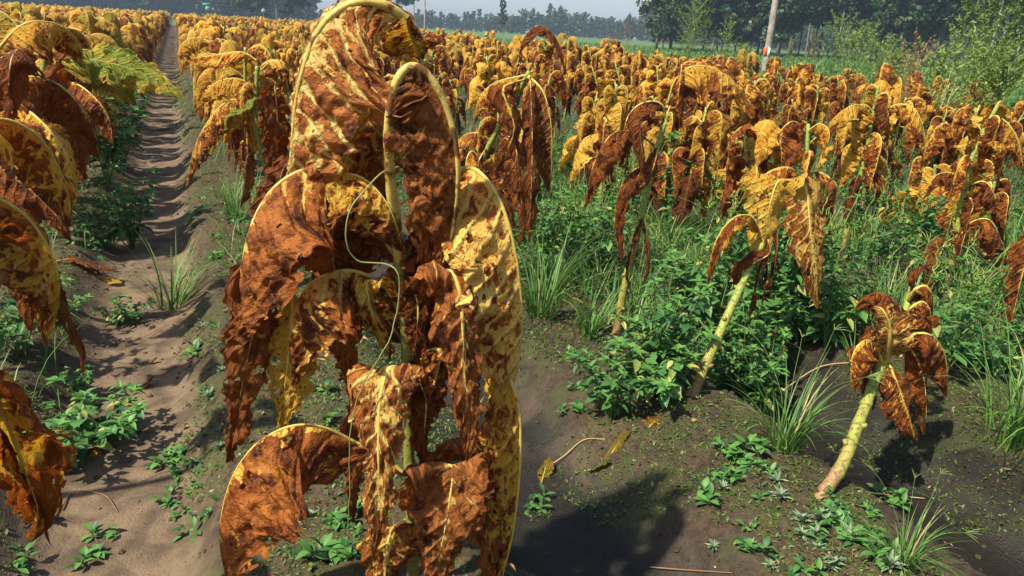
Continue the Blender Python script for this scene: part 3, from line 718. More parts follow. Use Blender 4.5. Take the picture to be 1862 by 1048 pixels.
def facing(m_, off, z_, lat, build_name, mat, par):
    V, F, U, C, Mi = m_.arr(); R_ = rotz(ang-pi/2+pi); 
    V = V@R_.T+np.array([ca*off-sa*lat, sa*off+ca*lat, z_]); k_ = MB(); k_.addmb((V, F, U, C, Mi)); return obj(build_name, k_.build(build_name, mat), par)
zz_ = 1.18
facing(box(.17, .02, .36), .158, zz_, -.10, 'orange_marker', MOR, e); facing(box(.11, .02, .34), .158, zz_, .06, 'white_marker', MWH, e)
e.rotation_euler = (0, rad(0.), 0)
# distant bare pole
x, y = azd(772, 150); o = obj('distant_pole', tube(catmull([(0, 0, -.3), (0, 0, 5), (0, 0, 11)], 10), np.linspace(.16, .12, 10), 10, (.8, 0, 0, 0)).build('distant_pole', MBARK), loc=(x, y, 0)); tag(o, 'thin bare pole far off just right of the foreground plant top', 'pole')
# road signs far off on the left
def sign(u, dist, H, label, board):
    x, y = azd(u, dist, 20); e = obj('road_sign', None, loc=(x, y, 0)); tag(e, label, 'road sign', 'distant road signs')
    obj('post', tube(catmull([(0, 0, -.2), (0, 0, H/2), (0, 0, H)], 6), .05, 8, (.4, 0, 0, 0)).build('post', MPOST), e)
    a_ = math.atan2(-y, -x); R_ = rotz(a_+pi/2)
    for nm, m_, mat in board:
        V, F, U, C, Mi = m_.arr(); V = V@R_.T; k_ = MB(); k_.addmb((V, F, U, C, Mi)); obj(nm, k_.build(nm, mat), e)
def disc(r, z_, th=.03, n=20, y0=-.08):
    t_ = np.linspace(0, 2*pi, n, endpoint=False); V = []
    for yy, rr_ in ((y0-th, .01), (y0-th, r), (y0, r), (y0, .01)): V.append(np.stack([np.cos(t_)*rr_, np.full(n, yy), z_+np.sin(t_)*rr_], 1))
    V = np.vstack(V); ii = np.arange(4*n).reshape(4, n); m_ = MB(); m_.add(V, np.stack([ii[:-1], ii[1:], np.roll(ii[1:], -1, 1), np.roll(ii[:-1], -1, 1)], -1).reshape(-1, 4)); return m_
sign(378, 112, 2.7, 'green street name sign over a pale round sign back, far off on the left', [('name_board', box(1.25, .04, .36, (0, -.1, 2.55)), MGN), ('round_sign', disc(.33, 2.02), MGY)])
sign(479, 118, 2.6, 'pale round sign back alone beside the far dark trees on the left', [('round_sign', disc(.32, 2.15), MGY)])


# ================================================================= PLANTS
taken = []           # bases already used
def root(name, base, label, cat, group=None):
    e = obj(name, None, loc=tuple(base)); e.empty_display_size = .1
    return tag(e, label, cat, group)

def custom_plant(base, stem, leaves, label, D0=None, r0=.015, r1=.009, hero=False, nodes=9, group='blighted tobacco plants in the field', extra=0, eseed=0, black=0, hmax=1., dark=0., name='tobacco_plant'):
    """stem: pixel points with distance; leaves: dicts of pixel paths"""
    e = root(name, base, label, 'tobacco plant', group); taken.append(base[:2])
    P = [base+np.array([0, 0, -.03])]+[at(*p) for p in stem]
    obj('stem', stem_mb(P, r0, r1, 12, 60, nodes, int(base[0]*100), hmax=hmax, dark=dark).build('stem', MSTEM, base), e)
    mat = MHERO if hero else MLEAF
    for i, l in enumerate(leaves):
        l = dict(l); pts = [at(*p) for p in l.pop('p')]; a = rad(l.pop('a', 0)); lab = l.pop('lab', None)
        l.setdefault('S', math.cos(a)*FH+math.sin(a)*RH)
        l.setdefault('nt', 110 if hero else 44); l.setdefault('ns', 34 if hero else 12)
        l.setdefault('seed', i*3+int(base[1]*50)); l.setdefault('holes', .42 if hero else .3); l.setdefault('crump', .014)
        rb = MB(); b = leaf(pts, ribmb=rb, ribseg=10, **l)
        lo = obj('leaf', b.build('leaf', mat, base), e)
        if lab: lo['label'] = lab
        obj('midrib', rb.build('midrib', MRIB, base), lo)
    if extra:
        spt = [p-base for p in P]
        sm, ls = plant_parts(eseed, 1.2, 'right', 0, extra, stempath=spt)
        for b in ls: obj('leaf', b.build('leaf', LM), e)
    return e

# --- the big plant in front
hD = 1.5
hb = gpoint(757, 1190); hb = at(757, 1190, 1.5); hb = np.array([hb[0], hb[1], float(gz(hb[0], hb[1], False))])
def q(*pts): return [(u, v, hD+d) for u, v, d in pts]
HERO = [
 dict(p=q((772,118,.02),(770,85,.03),(745,38,0),(695,4,-.03),(635,4,-.05),(582,46,-.06),(550,118,-.06),(533,200,-.05),(526,285,-.03),(515,345,0)), w=.190, fold=(66,86), w2=.10, fold2=(-25,-5), pet=.10, rib=.0115, brown=.57, pale=1, seed=5, crump=.010, holes=.2, fat=1.15, wav=.4, lab='topmost arching leaf with a pale yellow midrib'),
 dict(p=q((768,118,-.02),(757,92,-.03),(747,66,-.05),(740,45,-.08),(738,35,-.12)), a=90, w=.068, fold=(-15,-45), pet=.0, rib=.006, brown=.48, seed=12, nt=60, ns=24, fat=1.35, holes=.2, outward=-1),
 dict(p=q((724,475,.0),(708,350,-.06),(702,240,-.11),(714,155,-.13),(745,116,-.13),(785,138,-.12),(820,205,-.11),(837,295,-.10),(832,385,-.08),(818,455,-.06),(790,530,-.02)), w=.125, fold=(78,92), w2=.135, fold2=(92,104), pet=.34, rib=.0135, brown=.80, pale=.8, seed=21, crump=.011, holes=.45, fat=.9, wav=.35, lab='brown leaf looping over on a thick curved stalk'),
 dict(p=q((795,360,.06),(845,305,.02),(888,328,-.02),(922,395,-.04),(943,485,-.04),(951,590,-.02),(940,680,0),(912,765,.02)), w=.150, fold=(58,80), w2=.12, fold2=(90,115), pet=.06, rib=.0055, brown=.47, pale=.5, seed=33, crump=.010, holes=.15, lab='long yellow and brown leaf hanging down the right side'),
 dict(p=q((850,640,.06),(905,650,.03),(940,720,-.01),(948,800,-.02),(944,890,-.01),(932,980,0),(905,1085,.02)), w=.10, fold=(58,85), w2=.09, fold2=(88,115), pet=.05, rib=.0055, brown=.50, seed=37, holes=.25),
 dict(p=q((690,400,.05),(650,335,.03),(600,305,0),(540,312,-.03),(487,352,-.05),(452,420,-.07),(436,500,-.07),(425,580,-.06),(428,640,-.05)), w=.20, fold=(48,66), w2=.16, fold2=(80,100), pet=.08, rib=.006, brown=.72, pale=.5, seed=41, crump=.012, holes=.2, lab='broad rust brown leaf on the left side'),
 dict(p=q((742,580,.05),(700,520,.02),(645,492,-.02),(595,497,-.06),(555,525,-.08),(530,580,-.08),(525,650,-.06),(530,700,-.05)), w=.155, fold=(40,70), w2=.13, fold2=(70,100), pet=.06, rib=.006, brown=.60, pale=.4, seed=44, holes=.35),
 dict(p=q((480,440,-.05),(440,520,-.07),(458,600,-.08),(446,670,-.08),(432,750,-.06),(415,840,-.05)), a=75, w=.056, fold=(0,45), pet=.05, rib=.004, brown=.90, pale=.2, seed=49, crump=.016, holes=.3, fat=.8),
 dict(p=q((535,540,-.05),(526,640,-.05),(517,710,-.04),(512,790,-.03)), a=90, w=.066, fold=(0,20), pet=.0, rib=.006, brown=.30, seed=52, fat=.75, holes=.4),
 dict(p=q((735,860,.03),(690,825,.02),(640,800,0),(590,777,-.03),(530,774,-.06),(468,805,-.08),(425,860,-.09),(403,930,-.09),(400,1000,-.08),(418,1075,-.05)), w=.21, fold=(60,75), w2=.16, fold2=(85,105), pet=.12, rib=.0045, brown=.70, pale=.15, seed=57, crump=.011, holes=.3, lab='dark brown leaf arching down to the lower left'),
 dict(p=q((750,720,.0),(738,682,-.05),(710,668,-.10),(692,720,-.135),(688,800,-.15),(688,880,-.155),(684,950,-.14),(680,1010,-.12)), a=90, w=.076, fold=(-5,38), pet=.0, rib=.007, brown=.60, pale=.8, seed=63, crump=.013, holes=.25, fat=.5, lab='tan leaf hanging straight down in front of the stem'),
 dict(p=q((765,600,.0),(785,520,-.04),(818,492,-.08),(838,540,-.10),(842,620,-.11),(846,700,-.11),(852,770,-.10),(850,840,-.09)), a=80, w=.068, fold=(-5,45), pet=.0, rib=.007, brown=.72, pale=.8, seed=69, crump=.015, holes=.25, fat=.6),
 dict(p=q((762,930,.0),(795,862,-.04),(822,850,-.07),(815,930,-.09),(800,1010,-.09),(785,1110,-.07)), a=88, w=.105, fold=(-5,35), pet=.0, rib=.005, brown=.76, pale=.9, seed=74, crump=.012, holes=.2, fat=.5),
 dict(p=q((560,420,.03),(575,350,.01),(590,325,.0),(618,314,-.03),(662,324,-.05),(700,362,-.06),(722,408,-.06),(735,460,-.05)), w=.125, fold=(50,70), w2=.08, fold2=(80,100), pet=.06, rib=.005, brown=.50, seed=79, fat=1.0, holes=.2),
 dict(p=q((712,330,.03),(700,240,.05),(668,212,.04),(642,250,.04),(624,310,.04),(606,400,.05)), a=80, w=.075, fold=(0,40), pet=.04, rib=.007, brown=.48, pale=.4, seed=83, holes=.1),
 dict(p=q((738,600,.01),(705,530,.0),(668,512,-.03),(680,580,-.04),(712,655,-.03)), a=70, w=.050, fold=(10,50), pet=.03, rib=.005, brown=.48, seed=88, holes=.3),
 dict(p=q((722,470,.04),(660,390,.06),(618,375,.06),(603,440,.05),(612,510,.05),(625,600,.05)), a=70, w=.090, fold=(10,60), pet=.05, rib=.004, brown=.80, pale=.4, seed=91, holes=.25),
 dict(p=q((742,640,.05),(690,560,.06),(640,530,.05),(620,590,.04),(632,660,.03),(642,740,.03)), a=60, w=.080, fold=(10,65), pet=.05, rib=.004, brown=.82, pale=.4, seed=94, holes=.3),
 dict(p=q((750,1010,.0),(722,955,-.06),(706,985,-.10),(700,1050,-.10),(700,1130,-.09)), a=88, w=.085, fold=(0,40), pet=.0, rib=.005, brown=.58, pale=.3, seed=99, fat=.5, holes=.2),
 dict(p=q((765,860,.05),(830,800,.04),(872,815,.02),(892,880,.01),(895,960,0),(885,1090,0)), a=75, w=.075, fold=(0,50), pet=.05, rib=.004, brown=.80, pale=.4, seed=103, holes=.3),
 dict(p=q((752,690,.02),(778,640,-.01),(800,640,-.03),(790,700,-.03),(775,790,-.02)), a=70, w=.050, fold=(10,50), pet=.02, rib=.007, brown=.60, seed=107, holes=.3),
 dict(p=q((728,500,.03),(760,420,.04),(800,420,.03),(835,490,.02),(860,580,.02),(870,690,.02)), a=50, w=.11, fold=(20,60), pet=.03, rib=.005, brown=.66, seed=111, holes=.25),
 dict(p=q((735,560,.03),(760,490,.02),(790,560,.0),(800,640,.0),(795,760,0)), a=75, w=.065, fold=(10,60), pet=.03, rib=.004, brown=.95, seed=114, holes=.3),
 dict(p=q((560,300,.02),(520,300,.0),(503,380,-.01),(512,450,-.01),(535,540,-.02)), a=80, w=.065, fold=(10,50), pet=.03, rib=.003, brown=.96, seed=118, holes=.35),
 dict(p=q((700,260,.05),(690,300,.05),(660,330,.05),(655,400,.05),(670,470,.05)), a=80, w=.07, fold=(10,50), pet=.03, rib=.003, brown=.88, seed=121, holes=.3),
 dict(p=q((740,700,.05),(690,720,.05),(650,790,.04),(640,860,.04),(645,950,.04)), a=80, w=.05, fold=(10,60), pet=.03, rib=.003, brown=.93, seed=125, holes=.35),
 dict(p=q((700,380,.07),(660,350,.09),(640,400,.09),(640,470,.08),(650,560,.08)), a=85, w=.10, fold=(0,40), pet=.0, rib=.004, brown=.80, seed=131, holes=.2, fat=.6),
 dict(p=q((760,480,.07),(745,440,.07),(770,500,.07),(775,600,.07),(770,700,.06)), a=85, w=.08, fold=(0,40), pet=.0, rib=.004, brown=.85, seed=135, holes=.2, fat=.6),
 dict(p=q((745,560,.0),(750,520,-.03),(760,560,-.05),(758,610,-.05),(762,660,-.04)), a=85, w=.04, fold=(0,50), pet=.0, rib=.004, brown=.88, seed=138, holes=.2, fat=.6),
 dict(p=q((745,740,.0),(760,700,-.04),(775,730,-.06),(770,800,-.06),(768,860,-.05)), a=85, w=.045, fold=(0,55), pet=.0, rib=.004, brown=.86, seed=141, holes=.25, fat=.6),
 dict(p=q((500,150,.02),(505,230,.02),(500,300,.02),(515,380,.02)), a=70, w=.035, fold=(0,60), pet=.0, rib=.002, brown=.99, seed=128, holes=.4, crump=.02),
]
hero = custom_plant(hb, [(752,1060,hD),(748,900,hD),(744,760,hD),(738,600,hD),(724,470,hD)], HERO,
    'tall wilted tobacco plant filling the middle of the foreground, yellow leaves blotched rust brown', r0=.015, r1=.011, hero=True, nodes=10, hmax=1.3, dark=.55)

def P_(D, *pts): return [(u, v, D+(d[0] if d else 0)) for u, v, *d in pts]
# second plant of the front row, right behind the big one
b = gpoint(842, 520); D = Dof(b)
custom_plant(b, [(850,430,D),(862,330,D-.03),(905,235,D-.08),(962,130,D-.15)], [
 dict(p=P_(D,(960,140,-.15),(975,150,-.2),(992,175,-.22),(1003,230,-.22),(1004,300,-.2),(1000,350,-.18)), w=.13, fold=(60,95), brown=.62, pale=.4, rib=.006, seed=3),
 dict(p=P_(D,(955,145,-.15),(935,150,-.22),(915,165,-.28),(935,230,-.3),(920,280,-.28),(900,320,-.25)), a=80, w=.09, fold=(10,60), brown=.70, rib=.005, seed=6, fat=.6),
 dict(p=P_(D,(962,135,-.15),(965,160,-.25),(968,250,-.28),(966,350,-.27),(962,445,-.25)), a=85, w=.085, fold=(15,75), brown=.86, rib=.004, seed=9, fat=.6),
 dict(p=P_(D,(962,135,-.15),(900,150,-.1),(870,180,-.1),(862,215,-.1)), w=.12, fold=(50,80), brown=.45, rib=.005, seed=13),
 dict(p=P_(D,(880,300,-.05),(860,275,-.08),(848,290,-.1),(845,330,-.1),(850,360,-.1)), w=.07, fold=(50,80), brown=.4, rib=.007, seed=17),
 dict(p=P_(D,(905,240,-.08),(935,260,-.15),(945,330,-.18),(950,400,-.18),(945,450,-.17)), a=70, w=.08, fold=(20,80), brown=.9, rib=.004, seed=19),
 dict(p=P_(D,(890,260,-.05),(870,300,-.12),(890,340,-.16),(925,380,-.15),(935,420,-.15)), a=60, w=.08, fold=(20,80), brown=.85, rib=.004, seed=22),
], 'leaning brown tobacco plant just behind the right shoulder of the tall foreground plant', r0=.016, r1=.012, nodes=6)

# stems and leaves of the three plants on the second ridge
b = gpoint(1120, 607); D = Dof(b)
custom_plant(b, [(1140,500,D+.02),(1165,400,D+.05),(1190,290,D+.08),(1209,222,D+.1)], [
 dict(p=P_(D,(1206,225,.1),(1208,198,.08),(1192,184,.06),(1162,190,.04),(1140,215,.02),(1130,262,.0),(1128,300)), w=.085, fold=(60,95), brown=.78, rib=.0065, seed=2),
 dict(p=P_(D,(1198,272,.08),(1172,250,.04),(1142,238,0),(1110,246,-.04),(1085,285,-.06),(1070,330,-.06),(1062,380,-.05)), w=.10, fold=(60,100), brown=.88, rib=.005, seed=5, pet=.2),
 dict(p=P_(D,(1187,322,.08),(1165,305,.03),(1142,318,-.02),(1125,350,-.04),(1117,400,-.04),(1122,445,-.03),(1130,480,-.02)), w=.06, fold=(60,110), brown=.93, rib=.004, seed=8),
 dict(p=P_(D,(1200,250,.1),(1190,300,.04),(1175,330,.02),(1160,345,0),(1150,370)), a=60, w=.05, fold=(10,70), brown=.75, rib=.004, seed=11),
 dict(p=P_(D,(1203,235,.1),(1185,215,.02),(1165,230,-.02),(1170,290,-.03),(1175,330,-.02)), a=50, w=.06, fold=(10,80), brown=.88, rib=.004, seed=12),
 dict(p=P_(D,(1172,390,.05),(1166,410,.02),(1152,450,0),(1142,500,.0),(1150,540,0)), a=60, w=.014, fold=(20,100), brown=1, rib=.003, seed=14, pet=0),
 dict(p=P_(D,(1170,400,.05),(1178,440,.02),(1180,490,.0),(1168,520,0)), a=60, w=.013, fold=(20,100), brown=1, rib=.003, seed=15, pet=0),
], 'bare stemmed tobacco plant with tan root collar and dark brown leaves on top', r0=.019, r1=.012, nodes=11)

b = gpoint(1255, 717); D = Dof(b)
custom_plant(b, [(1290,650,D+.05),(1325,570,D+.15),(1362,490,D+.28),(1400,420,D+.4),(1442,340,D+.5)], [
 dict(p=P_(D,(1443,350,.5),(1434,328,.46),(1414,332,.41),(1400,375,.37),(1390,430,.35),(1383,495,.34)), a=72, w=.115, fold=(0,38), brown=.28, rib=.006, seed=31, holes=.55, fat=.65, pet=.0, rag=.4),
 dict(p=P_(D,(1443,350,.5),(1455,326,.45),(1468,352,.4),(1474,420,.36),(1482,490,.35),(1487,560,.34)), a=75, w=.115, fold=(0,42), brown=.50, pale=.5, rib=.006, seed=34, fat=.6, pet=.0),
 dict(p=P_(D,(1388,440,.38),(1368,396,.3),(1335,395,.22),(1305,430,.18),(1290,475,.18),(1284,520,.18)), w=.065, fold=(50,90), brown=.5, rib=.006, seed=37, holes=.5),
 dict(p=P_(D,(1395,430,.38),(1400,460,.3),(1370,480,.27),(1345,500,.26),(1340,540,.25)), a=60, w=.05, fold=(20,80), brown=.9, rib=.004, seed=40),
 dict(p=P_(D,(1410,405,.4),(1414,440,.35),(1408,490,.33),(1400,540,.32)), a=60, w=.020, fold=(20,90), brown=1, rib=.003, seed=41, pet=0),
 dict(p=P_(D,(1395,440,.38),(1384,490,.33),(1372,540,.3),(1362,590,.3)), a=60, w=.014, fold=(20,90), brown=1, rib=.003, seed=42, pet=0),
 dict(p=P_(D,(1392,440,.38),(1396,500,.33),(1386,560,.3)), a=60, w=.012, fold=(20,90), brown=1, rib=.003, seed=43, pet=0),
], 'leaning tobacco plant with two bright yellow holed leaves rising out of green weeds', r0=.021, r1=.011, nodes=10)

b = gpoint(1482, 912); D = Dof(b)
custom_plant(b, [(1530,848,D+.10),(1562,770,D+.22),(1592,690,D+.36),(1618,630,D+.46),(1640,580,D+.56),(1660,520,D+.66)], [
 dict(p=P_(D,(1610,655,.42),(1616,625,.36),(1616,590,.34),(1604,565,.34),(1590,560,.38)), a=80, w=.095, fold=(-10,40), brown=.52, pale=.6, rib=.0115, seed=51, fat=.8, pet=.05),
 dict(p=P_(D,(1605,660,.40),(1590,625,.34),(1570,620,.30),(1550,645,.28),(1546,690,.28),(1552,715,.28)), w=.105, fold=(45,95), brown=.56, rib=.006, seed=54),
 dict(p=P_(D,(1625,640,.46),(1655,610,.42),(1690,608,.42),(1715,635,.44),(1724,680,.46),(1722,720,.46)), w=.125, fold=(50,85), brown=.70, rib=.006, seed=57),
 dict(p=P_(D,(1638,590,.55),(1655,560,.5),(1678,548,.5),(1692,565,.5),(1694,600,.5)), w=.115, fold=(45,85), brown=.6, rib=.008, seed=60),
 dict(p=P_(D,(1652,545,.6),(1665,525,.56),(1685,520,.56),(1698,545,.56),(1696,580,.56)), w=.085, fold=(45,85), brown=.55, rib=.008, seed=61),
 dict(p=P_(D,(1640,570,.55),(1620,540,.48),(1590,532,.45),(1565,545,.44),(1555,560,.44)), w=.115, fold=(30,90), brown=.82, rib=.004, seed=63, crump=.022),
 dict(p=P_(D,(1612,650,.44),(1625,680,.36),(1640,720,.34),(1655,765,.33),(1665,800,.33)), a=60, w=.085, fold=(5,60), brown=.62, rib=.004, seed=66, fat=.9),
 dict(p=P_(D,(1622,620,.46),(1600,600,.40),(1582,640,.37),(1580,700,.36),(1588,745,.36)), a=60, w=.060, fold=(10,70), brown=.75, rib=.004, seed=71),
 dict(p=P_(D,(1630,610,.48),(1660,640,.42),(1680,690,.42),(1685,750,.42),(1680,790,.42)), a=60, w=.065, fold=(10,70), brown=.88, rib=.004, seed=73),
 dict(p=P_(D,(1655,535,.6),(1668,505,.6),(1682,490,.62),(1690,500,.64)), a=40, w=.03, fold=(20,60), brown=.9, rib=.003, seed=67),
 dict(p=P_(D,(1610,650,.42),(1600,670,.42),(1618,700,.4),(1620,740,.4)), a=60, w=.05, fold=(20,80), brown=.8, rib=.003, seed=69),
], 'toppled tobacco plant with thick bare tan and green stem over the wet furrow', r0=.022, r1=.013, nodes=10, hmax=.75)
# broken leaf stalk that hangs from the toppled plant is part of it
# further right: plants whose stems can be told apart
def semi(basepx, stempx, dl, label, n, seed, leaves=(), r0=.019):
    b = gpoint(*basepx); D = Dof(b); k = len(stempx)
    return custom_plant(b, [(u, v, D+dl*(i+1)/k) for i, (u, v) in enumerate(stempx)],
        [dict(l, p=[(u, v, D+dd) for u, v, dd in l['p']]) for l in leaves], label, extra=n, eseed=seed, r0=r0, r1=.011)
semi((1528,470), [(1542,410),(1565,320),(1583,235),(1598,155)], .1, 'tall upright tobacco plant with bright green stem and curled yellow leaves', 9, 201,
  [dict(p=[(1565,330,.05),(1590,315,0),(1612,330,-.05),(1618,370,-.05),(1606,420,-.05)], w=.09, brown=.8, seed=1),
   dict(p=[(1590,215,.1),(1630,190,.05),(1665,200,.0),(1683,250,-.03),(1680,290,-.03)], w=.12, brown=.5, seed=4, rib=.006),
   dict(p=[(1590,215,.1),(1560,190,.03),(1520,210,-.03),(1500,240,-.03)], w=.10, brown=.35, seed=7, rib=.006)])
semi((1722,532), [(1735,450),(1752,350),(1775,270),(1815,190)], .15, 'far right tobacco plant with hooked brown leaves arching off a thick stem', 8, 202,
  [dict(p=[(1738,440,.03),(1765,405,0),(1800,400,-.05),(1822,440,-.05),(1835,480,-.05),(1830,520,-.05)], w=.13, brown=.82, seed=1, holes=.5),
   dict(p=[(1732,450,.03),(1722,440,-.03),(1708,470,-.07),(1700,510,-.07),(1690,540,-.07)], a=50, w=.08, brown=.78, seed=3),
   dict(p=[(1757,340,.05),(1735,315,.0),(1700,320,-.03),(1680,360,-.03)], w=.09, brown=.6, seed=6),
   dict(p=[(1790,225,.1),(1820,215,.08),(1850,250,.05),(1862,310,.05)], w=.10, brown=.5, seed=9, rib=.007),
   dict(p=[(1757,340,.05),(1790,330,.0),(1810,360,-.03),(1812,400,-.03)], w=.10, brown=.7, seed=10)])
semi((1335,430), [(1338,380),(1332,320),(1340,250)], .05, 'tobacco plant with a long straight hanging yellow leaf at centre right', 8, 203,
  [dict(p=[(1336,262,.0),(1318,250,-.05),(1300,270,-.07),(1290,320,-.07),(1285,365,-.07)], a=70, w=.10, fold=(0,50), brown=.32, seed=2)])
semi((1215,395), [(1225,330),(1210,250),(1218,180),(1240,130)], .1, 'tobacco plant with one very large yellow leaf arched like a fan', 6, 204,
  [dict(p=[(1213,190,.05),(1228,145,.0),(1262,120,-.05),(1305,128,-.05),(1340,155,-.03),(1362,190,0)], w=.28, fold=(60,80), w2=.16, fold2=(-5,-30), brown=.50, rib=.009, seed=3, outward=None)])
semi((1010,270), [(1005,180),(1000,120),(985,70)], .1, 'taller tobacco plant whose dark brown top leaf curls over above its neighbours', 7, 205,
  [dict(p=[(940,120,-.1),(950,75,-.1),(975,47,-.12),(1005,60,-.12),(1022,95,-.1),(1028,130,-.1)], w=.12, brown=.95, seed=3, rib=.007)])
semi((1652,472), [(1680,420),(1695,370),(1700,300)], .05, 'tobacco plant with a pale dry root collar and brown leaves trailing on the soil', 8, 206, r0=.018,
  leaves=[dict(p=[(1690,390,.0),(1690,430,-.03),(1660,455,-.05),(1620,465,-.07),(1585,478,-.08)], w=.08, brown=.93, seed=3)])
semi((1795,500), [(1775,445),(1790,400),(1810,330)], .05, 'tobacco plant with a crooked pale green stem near the right edge', 8, 207, r0=.018)
b = gpoint(1905, 620); D = Dof(b)
custom_plant(b, [(1905,500,D),(1900,400,D)], [
 dict(p=P_(D,(1900,400),(1880,430,-.05),(1862,490,-.1),(1848,550,-.1),(1838,600,-.1)), w=.085, fold=(30,80), a=50, brown=.68, seed=3),
 dict(p=P_(D,(1900,400),(1885,380,-.05),(1870,420,-.08),(1866,470,-.08)), w=.085, fold=(30,80), a=50, brown=.6, seed=5)],
 'tobacco plant cut by the right picture edge, one orange brown leaf hanging into view', extra=3, eseed=208)

# left row, beside the bare furrow: plants stand just outside or at the left edge
LD = 2.0
b = np.array([-.90, 1.55, float(gz(-.9, 1.55, False))])
custom_plant(b, [(-260,900,1.05),(-250,700,1.05)], [
 dict(p=[(-250,720,1.05),(-120,640,1.1),(-30,690,1.2),(15,780,1.3),(45,860,1.36),(68,930,1.4),(55,985,1.42)], w=.12, fold=(35,70), a=35, brown=.56, rib=.006, seed=4, nt=70, ns=20),
 dict(p=[(-250,760,1.05),(-120,700,1.2),(-20,690,1.3),(30,720,1.35),(48,760,1.36)], w=.09, fold=(40,100), a=30, brown=.99, rib=.004, seed=7, nt=50, ns=14),
 dict(p=[(-10,760,1.25),(40,870,1.38),(75,930,1.42),(92,990,1.45)], w=.03, fold=(30,100), a=50, brown=.95, rib=.003, seed=9)],
 'tobacco plant mostly outside the lower left corner, one yellow leaf reaching in', r0=.02, r1=.014)
b = np.array([-.95, 2.35, float(gz(-.95, 2.35, False))]); D = Dof(b)
custom_plant(b, [(-230,600,D),(-200,350,D),(-170,200,D)], [
 dict(p=P_(D,(-200,330),(-80,330,.05),(0,362,.15),(50,395,.2),(88,450,.24),(108,510,.26),(104,570,.27),(85,625,.27)), w=.17, fold=(30,65), w2=.12, fold2=(50,90), a=20, brown=.50, rib=.007, seed=3, nt=80, ns=24),
 dict(p=P_(D,(-210,480),(-100,430,.1),(0,440,.2),(60,480,.25),(105,540,.27),(135,590,.3),(155,640,.3),(150,680,.3)), w=.075, fold=(40,95), a=30, brown=.92, rib=.004, seed=6, nt=60, ns=16),
 dict(p=P_(D,(-190,300),(-90,230,.1),(0,215,.2),(60,240,.25),(100,290,.3),(125,350,.3),(130,410,.3)), w=.17, fold=(30,70), w2=.12, fold2=(40,80), a=20, brown=.50, rib=.007, seed=8, nt=80, ns=22),
 dict(p=P_(D,(-190,360),(-80,370,.1),(0,420,.2),(30,470,.24),(50,520,.26),(60,600,.27)), w=.14, fold=(40,80), a=20, brown=.72, rib=.005, seed=12, nt=60, ns=16)],
 'tobacco plant at the left edge with broad drooping yellow leaves blotched brown', r0=.018, r1=.012)
b = np.array([-.95, 3.15, float(gz(-.95, 3.15, False))]); D = Dof(b)
custom_plant(b, [(-60,330,D),(-30,180,D),(-10,90,D)], [
 dict(p=P_(D,(-25,170),(40,140,.0),(100,150,.05),(145,190,.1),(172,240,.12),(180,285,.12)), w=.19, fold=(30,70), w2=.14, fold2=(50,90), a=15, brown=.66, rib=.007, seed=3, nt=70, ns=20),
 dict(p=P_(D,(-30,230),(30,195,-.05),(80,225,-.1),(120,280,-.1),(135,340,-.1),(128,400,-.1)), w=.17, fold=(30,75), a=25, brown=.48, rib=.007, seed=5, nt=70, ns=20),
 dict(p=P_(D,(-10,95),(40,45,0),(90,40,.05),(130,60,.1),(150,95,.12),(150,125,.12)), w=.14, fold=(40,75), a=10, brown=.5, rib=.006, seed=7, nt=60, ns=16),
 dict(p=P_(D,(-20,120),(30,90,-.1),(20,110,-.2),(15,180,-.2),(12,240,-.2)), w=.10, fold=(20,75), a=70, brown=.9, rib=.005, seed=9, nt=50, ns=14),
 dict(p=P_(D,(-30,260),(0,300,-.1),(60,350,-.1),(110,400,-.1),(130,440,-.08)), w=.12, fold=(40,85), a=25, brown=.85, rib=.005, seed=10, nt=50, ns=14)],
 'bushy upper left tobacco plant, a long brown leaf sweeping down to the right', r0=.018, r1=.012, extra=5, eseed=210)
b = np.array([-.93, 3.95, float(gz(-.93, 3.95, False))]); D = Dof(b)
custom_plant(b, [(70,280,D),(78,150,D),(85,70,D)], [
 dict(p=P_(D,(82,105),(120,92,0),(165,92,.05),(205,110,.1),(235,150,.12),(248,190,.12)), w=.20, fold=(25,60), w2=.14, fold2=(40,80), a=10, brown=.26, green=.75, rib=.007, seed=3, nt=70, ns=20, lab='leaf still half green'),
 dict(p=P_(D,(82,150),(140,110,.0),(200,115,.05),(260,135,.1),(305,158,.12),(335,182,.12)), w=.11, fold=(5,25), w2=.11, fold2=(5,25), a=50, brown=.30, green=.85, rib=.005, seed=5, nt=60, ns=16, fat=.9, lab='flat pointed leaf still half green'),
 dict(p=P_(D,(82,170),(130,150,-.05),(175,180,-.1),(200,220,-.1),(205,265,-.1)), w=.15, fold=(30,75), a=25, brown=.7, rib=.006, seed=7, nt=60, ns=16),
 dict(p=P_(D,(85,80),(105,55,0),(140,55,.05),(165,85,.08),(170,130,.08)), w=.13, fold=(40,80), a=10, brown=.5, green=.3, rib=.006, seed=9, nt=60, ns=16)],
 'tobacco plant in the left row with two leaves that are still half green', r0=.018, r1=.012, extra=6, eseed=211)
